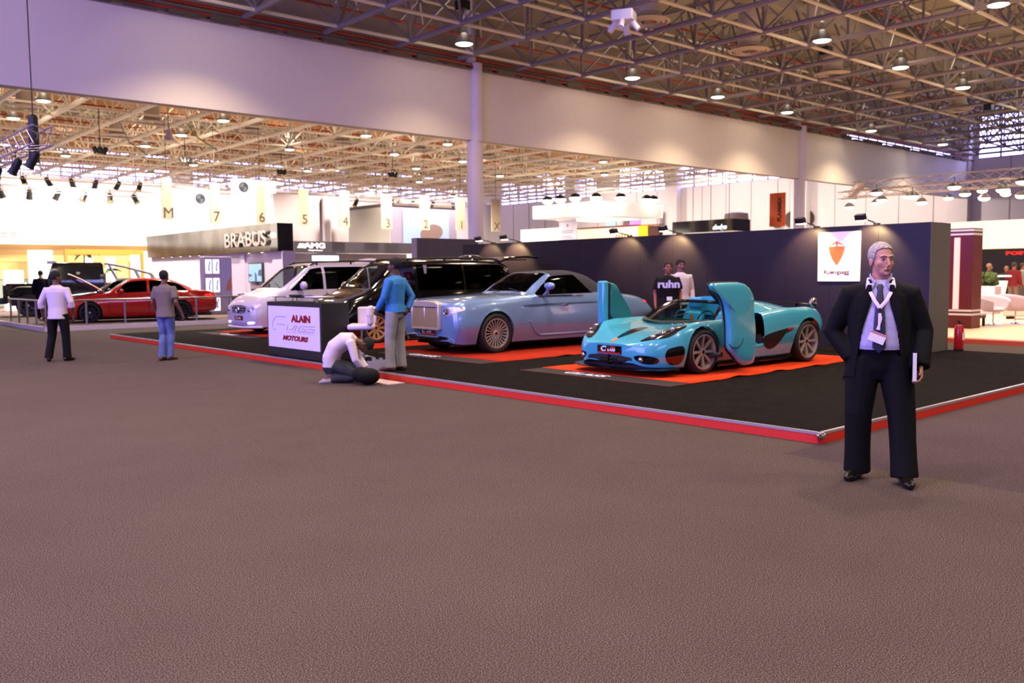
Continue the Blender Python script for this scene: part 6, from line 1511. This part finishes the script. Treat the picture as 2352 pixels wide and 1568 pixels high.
# grey haired man in the dark suit
navy = mat('navy_suit', (10, 10, 15), .8, 0, .15, noise=(160, (15, 15, 21), .4, .6)); shirt_l = mat('lilac_shirt', (172, 168, 214), .6, noise=(30, (160, 156, 204), .4, .7))
def suited_man():
    rz = radians(117)
    spine = [((0, 0, .90), .165, .125), ((0, .02, 1.02), .165, .135), ((0, .012, 1.22), .17, .125), ((0, -.005, 1.36), .18, .112), ((0, -.01, 1.44), .15, .09), ((0, -.012, 1.487), .08, .07)]
    armsD = {'R': ((.20, -.01, 1.375), (.325, -.06, 1.10), (.19, .03, .92), (-.35, .05, -1), (-1, -.2, 0), (0, 1, 0)), 'L': ((.20, -.01, 1.375), (.29, -.05, 1.11), (.275, .10, .87), (.03, .25, -1), (-1, .1, 0), (0, 1, .1))}
    feet = {'R': ((.105, 0, .92), (.135, .03, .50), (.135, -.02, .09), (.40, 1, 0)), 'L': ((.105, 0, .92), (.16, .05, .50), (.185, .10, .09), (.22, 1, 0))}
    t, M = person('grey haired man in dark navy suit and white lanyard in the right foreground', (6.64, 3.26, 0), rz, 1.835, (196, 142, 126), (206, 198, 194), shirt_l, navy, shoe_blk, armsD, feet, (radians(27), radians(-1)), 1.0, .007, 'long', True, 1.32, True, long_hem=True, shirt_cut=.985, hp=(0, .01, 1.505), spine=spine, hips=[((0, .01, 1.005), .178, .142), ((0, .0, .92), .19, .14), ((0, 0, .84), .185, .13), ((0, 0, .76), .12, .10)], hairkw=dict(front=.040, zf=1.712, zb=1.56, side=1.60, res=(150, 100), puff=1.0), curl=.8)
    # jacket: fused shell with the front cut open
    b = MB()
    ring_torso(b, [(0, -.005, .74), (0, 0, .90), (0, .01, 1.05), (0, .005, 1.24), (0, -.005, 1.36), (0, -.012, 1.43), (0, -.02, 1.495)], [(.25, .175), (.232, .17), (.218, .162), (.222, .15), (.222, .132), (.155, .108), (.085, .085)], 30)
    for k, s in (('R', 1), ('L', -1)):
        sh, el, wr = [V((p[0] * s, p[1], p[2])) for p in armsD[k][:3]]
        b.limb([(.10 * s, -.008, 1.385), sh, sh.lerp(el, .5), el, el.lerp(wr, .5), wr + (wr - el).normalized() * .01], [.088, .086, .080, .076, .070, .064], n=18)
    me = bake(b, .008, 6)
    def wop(z):
        T = [(.70, .175), (.80, .165), (.90, .155), (.97, .145), (1.1, .125), (1.25, .105), (1.38, .075), (1.44, .062), (1.50, .055)]
        for (a, u), (c, v) in zip(T, T[1:]):
            if z <= c: return u + (v - u) * max(0, (z - a)) / (c - a)
        return .05
    cutfaces(me, lambda c: (c.y > .02 and -wop(c.z) * .98 < c.x < wop(c.z) and abs(c.x) < .22) or (c.z < .77 and c.y > .0 and 0 < c.x < .3) or c.z > 1.488)
    solid(link('jacket', me, navy, t, 60), .012, -1)
    # lapels
    for s in (-1, 1):
        b = MB(); P = []
        for z in (1.45, 1.38, 1.30, 1.20, 1.10):
            P.append((s * (wop(z) + .012), z))
        b.limb([(x * 1.0, .152 - .10 * max(0, z - 1.28) * 2.0 - .02 * max(0, 1.28 - z), z) for x, z in P], [(.014, .006), (.03, .006), (.036, .006), (.026, .006), (.01, .006)], side=(1, .0, 0), n=8)
        b.build('lapel', navy, t)
    # collar, tie, lanyard, badge, belt, notebook
    for s in (-1, 1):
        b = MB(); b.limb([(s * .072, -.02, 1.515), (s * .066, .045, 1.495), (s * .035, .098, 1.462), (s * .055, .118, 1.425)], [(.022, .006), (.022, .006), (.022, .006), (.006, .004)], side=(0, .3, 1), n=8); b.build('collar', shirt_l, t)
    yf = lambda z: .132 + .040 * max(0, min(1, (1.42 - z) / .34)) - .05 * max(0, (z - 1.36) / .1)
    tie = mat('navy_tie', (24, 28, 58), .5, noise=(90, (34, 40, 74), .5, .6))
    zs = [1.452, 1.435, 1.41, 1.30, 1.18, 1.06, 1.0, .965]
    b = MB(); b.limb([(.004, yf(z) + .012, z) for z in zs], [(.016, .012), (.024, .014), (.018, .009), (.030, .006), (.038, .006), (.044, .006), (.044, .006), (.004, .003)], side=(1, 0, 0), n=10); b.build('tie', tie, t)
    lan = mat('lanyard_white', (226, 210, 236), .5)
    b = MB()
    for s in (-1, 1): b.limb([(s * .080, -.03, 1.50), (s * .084, .05, 1.475), (s * .070 - .0, yf(1.40) + .016, 1.40), (s * .04, yf(1.34) + .02, 1.34), (.004, yf(1.285) + .022, 1.285)], [(.013, .003)] * 5, side=(1, 0, 0), n=8)
    L = b.build('lanyard', lan, t)
    b = MB(); b.limb([(.004, yf(z) + .024, z) for z in (1.285, 1.25)], [(.010, .005)] * 2, n=8); b.build('lanyard_clip', m_trimb, L)
    b = MB(); b.limb([(.004, yf(1.25) + .022, 1.25), (.0, yf(1.2) + .024, 1.21), (.006, yf(1.16) + .024, 1.165), (.012, yf(1.13) + .024, 1.13)], [(.010, .004), (.014, .004), (.008, .004), (.014, .004)], side=(1, 0, 0), n=8); b.build('lanyard_tail', lan, L)
    bd = MB(); bd.box((0, 0, 0), (.112, .004, .072)); bd = bd.build('badge', mat('badge_card', (240, 232, 240), .35), t, smooth=0, loc=(.018, yf(1.07) + .026, 1.075)); bd.rotation_euler = (0, radians(-22), 0)
    b = MB(); b.box((0, .0026, .028), (.112, .001, .012)); b.build('badge_stripe', mat('badge_strip_red', (200, 120, 130), .4), bd, smooth=0)
    b = MB(); b.limb([(0, 0, .992), (0, 0, 1.018)], [(.176, .146)] * 2, side=(1, 0, 0), n=36); b.build('belt', m_gloss, t)
    b = MB(); b.box((.006, .150, 1.005), (.045, .010, .03)); b.build('belt_buckle', m_chrome, t, bevel=.003)
    b = MB(); b.box((0, 0, 0), (.022, .15, .2)); nb = b.build('notebook', m_trimb, t, bevel=.004, loc=(-.232, .13, .86)); nb.rotation_euler = (radians(8), 0, 0)
    b = MB(); b.box((.0, .077, 0), (.026, .004, .2)); b.build('notebook_edge', mat('page_edge', (206, 204, 214), .4), nb, smooth=0)
suited_man()
# two men behind the turquoise car
blk_cloth = mat('black_cotton', (14, 13, 16), .85, 0, .2); wht_cloth = mat('white_cotton', (206, 192, 204), .7); jeans = mat('blue_denim', (72, 88, 138), .8, noise=(5, (120, 136, 184), .45, .8)); d_jeans = mat('dark_denim', (38, 42, 48), .85, noise=(8, (56, 58, 62), .4, .7))
t, M = person('stocky man in a black T-shirt with white lettering behind the turquoise car', (13.72, 11.0, .112), FC - radians(4), 1.73, (148, 92, 78), (34, 26, 26), blk_cloth, d_jeans, shoe_blk, None, None, (radians(6), 0), 1.28, .008, 'short', hairkw=dict(front=.06, zf=1.705, puff=1.02))
text('shirt_lettering', 'ruhn', .20, mat('print_white', (206, 196, 236), .7), Matrix(((-1, 0, 0, .0), (0, 0, 1, .158), (0, 1, 0, 1.30), (0, 0, 0, 1))), t, bold=.008, ext=.012, sx=1.15)
tag(MB().box((13.42, 10.72, 1.13), (.10, .015, .075), radians(140)).build('card', m_white, smooth=0), 'white card held by the man in the black T-shirt', 'card')
t, M = person('taller moustached man in white shirt behind the man in the black T-shirt', (14.62, 11.40, .112), FC + radians(6), 1.79, (146, 96, 84), (22, 18, 20), wht_cloth, d_jeans, shoe_blk, None, None, (radians(8), radians(-4)), 1.05, .008, 'long', hairkw=dict(front=.05, zf=1.69, puff=1.06))
b = MB(); b.limb([(-.03, .094, 1.565), (0, .112, 1.572), (.03, .094, 1.565)], [.004, .008, .004], n=6, M=M); b.build('moustache', mat('hair_22'), t)
# man in the blue shirt, hand on hip, watching the kneeling man
blue_cloth = mat('blue_cotton', (44, 124, 196), .75, noise=(7, (38, 112, 182), .4, .7)); grey_tr = mat('grey_chino', (146, 144, 146), .8, noise=(6, (126, 126, 130), .4, .7))
person('man in bright blue shirt and grey trousers standing beside the white bar stool', (7.9, 11.78, .112), radians(24), 1.79, (88, 58, 46), (16, 14, 14), blue_cloth, grey_tr, shoe_brn, {'R': ((.19, -.02, 1.38), (.25, -.15, 1.14), (.15, -.13, .95), (-.7, -.1, -.5), (0, 1, 0), (0, .2, 1)), 'L': ((.19, 0, 1.38), (.25, .05, 1.14), (.2, .2, .96))}, {'R': ((.095, 0, .92), (.10, .0, .50), (.10, -.03, .09), (.15, 1, 0)), 'L': ((.095, 0, .92), (.12, .04, .50), (.13, .03, .09), (.1, 1, 0))}, (radians(10), 0), 1.05, .008, 'long', leg_r=1.12, hem=.90, hairkw=dict(front=.06, zf=1.69, zb=1.57, side=1.60))
# kneeling man bent over his work
kn = {'R': ((.10, .02, .27), (.13, .44, .085), (.11, -.02, .075), (0, -1, .0)), 'L': ((.10, .02, .27), (.15, .46, .085), (.12, -.02, .075), (0, -1, .0))}
ka = {'R': ((.185, .30, .60), (.23, .36, .36), (.13, .47, .20), (-.2, .7, -.5), (0, -.4, -1), (-1, 0, 0)), 'L': ((.185, .30, .60), (.23, .36, .36), (.10, .49, .20), (-.2, .7, -.5), (0, -.4, -1), (-1, 0, 0))}
ksp = [((0, -.03, .24), .155, .115), ((0, -.03, .38), .16, .11), ((0, .04, .53), .165, .115), ((0, .18, .635), .18, .115), ((0, .29, .645), .145, .09), ((0, .345, .62), .07, .062)]
person('kneeling man in white shirt and dark jeans bent forward at the platform edge', (6.86, 11.95, 0), radians(232), 1.75, (104, 70, 54), (16, 14, 14), wht_cloth, d_jeans, mat('pale_trainer', (140, 132, 136), .5), ka, kn, (0, radians(-100)), 1.02, .008, 'long', spine=ksp, hips=[((0, -.035, .34), .172, .135), ((0, -.03, .24), .18, .14), ((0, .0, .16), .16, .12)], hp=(0, .37, .60), leg_r=1.06, hairkw=dict(front=.06, zf=1.69))
b = MB(); b.ell((7.06, 11.28, .13), (.18, .16, .125), 20, 12); b.ell((7.0, 11.38, .15), (.15, .15, .12), 18, 10); tag(link('bag', bake(b, .02, 5), blk_cloth, None, 60), 'black soft bag on the carpet in front of the kneeling man', 'bag')
# two men walking away on the left
grey_polo = mat('grey_polo', (112, 100, 94), .85)
person('man in grey polo shirt and blue jeans walking away towards the red saloon', (6.38, 17.55, 0), radians(-52), 1.76, (104, 68, 54), (15, 13, 14), grey_polo, jeans, shoe_brn, {'R': ((.19, 0, 1.385), (.27, -.06, 1.13), (.33, .04, .90), (.2, .2, -1)), 'L': ((.19, 0, 1.385), (.25, -.02, 1.13), (.24, .10, .9))}, {'R': ((.09, 0, .92), (.07, .06, .50), (.05, .02, .09), (.3, 1, 0)), 'L': ((.09, 0, .92), (.08, .02, .50), (.05, -.10, .09), (.1, 1, 0))}, (radians(4), 0), 1.0, .009, 'short', leg_r=.98, hairkw=dict(front=.07, zf=1.69, zb=1.56, side=1.6))
person('man in white shirt and black trousers walking away on the left', (4.78, 18.9, 0), radians(-44), 1.77, (98, 66, 52), (24, 20, 20), wht_cloth, blk_cloth, shoe_blk, {'R': ((.195, 0, 1.385), (.30, -.04, 1.14), (.27, .06, .90), (0, .2, -1)), 'L': ((.195, 0, 1.385), (.31, -.04, 1.13), (.31, .04, .88), (.05, .2, -1))}, {'R': ((.10, 0, .92), (.12, .04, .50), (.12, .06, .09), (.25, 1, 0)), 'L': ((.10, 0, .92), (.14, .02, .50), (.18, -.06, .10), (.5, 1, 0))}, (radians(-36), 0), 1.04, .009, 'rolled', leg_r=1.08, hem=.82, hairkw=dict(front=.05, zf=1.69, zb=1.58, side=1.61))
person('man in dark suit standing behind the railing by the pickup truck', (8.5, 35.6, BZ), radians(-20), 1.76, (150, 104, 88), (20, 18, 20), navy, navy, shoe_blk, None, None, (radians(20), radians(-12)), 1.12, .012, 'long', leg_r=1.15, hem=.76, face=False, coat=True, top_name='suit_jacket')
person('man in a grey shirt and olive trousers at the left edge of the picture', (6.15, 33.4, 0), radians(-70), 1.74, (130, 92, 74), (24, 20, 20), mat('stone_shirt', (120, 114, 106), .8), mat('olive_trousers', (92, 82, 66), .8), shoe_brn, None, None, (0, 0), 1.1, .012, 'short', face=False)
# visitors on the stand at the right edge
for lab, x, y, rz, H, hc, tc, bc in (('woman with long brown hair among the visitors at the right edge', 38, 14.62, FC - 1.2, 1.68, (70, 46, 28), (58, 52, 56), (60, 54, 56)), ('man with grey hair in a dark jacket among the visitors at the right edge', 37, 13.8, FC + 1.3, 1.76, (176, 150, 120), (30, 34, 42), (30, 32, 40)), ('fair haired visitor left of the one in red at the right edge', 38.5, 13.72, FC - .6, 1.66, (190, 160, 100), (40, 40, 44), (44, 44, 48)), ('visitor in a red top at the right edge', 37.2, 12.98, FC + 2.2, 1.80, (80, 58, 46), (120, 16, 26), (130, 104, 98)), ('visitor in a pale jacket right of the one in red', 39.2, 13.35, FC + 1.0, 1.78, (90, 70, 56), (150, 150, 140), (90, 88, 84))):
    person(lab, (x, y, .1), rz, H, (160, 108, 86), hc, mat('top_%d_%d' % tc[:2], tc, .8), mat('bottom_%d_%d' % bc[:2], bc, .8), shoe_blk, None, None, (0, 0), 1.0, .016, 'long', face=False, hairkw=dict(zb=1.50 if 'woman' in lab else 1.57))
# ------------------------------------------------------------------ world and colour management
w = bpy.data.worlds.new('world'); S.world = w; w.use_nodes = True
w.node_tree.nodes['Background'].inputs[0].default_value = (.35, .36, .6, 1); w.node_tree.nodes['Background'].inputs[1].default_value = .3
S.view_settings.view_transform = 'Standard'; S.view_settings.look = 'None'
S.view_settings.exposure = 0.1; S.view_settings.gamma = 1.0; S.view_settings.use_curve_mapping = False
S.cycles.use_denoising = True
S.cycles.max_bounces = 6; S.cycles.diffuse_bounces = 3; S.cycles.glossy_bounces = 3; S.cycles.transparent_max_bounces = 10
S.cycles.sample_clamp_indirect = 6; S.cycles.use_adaptive_sampling = True; S.cycles.adaptive_threshold = .045
S.cycles.caustics_reflective = False; S.cycles.caustics_refractive = False
bpy.context.view_layer.update()
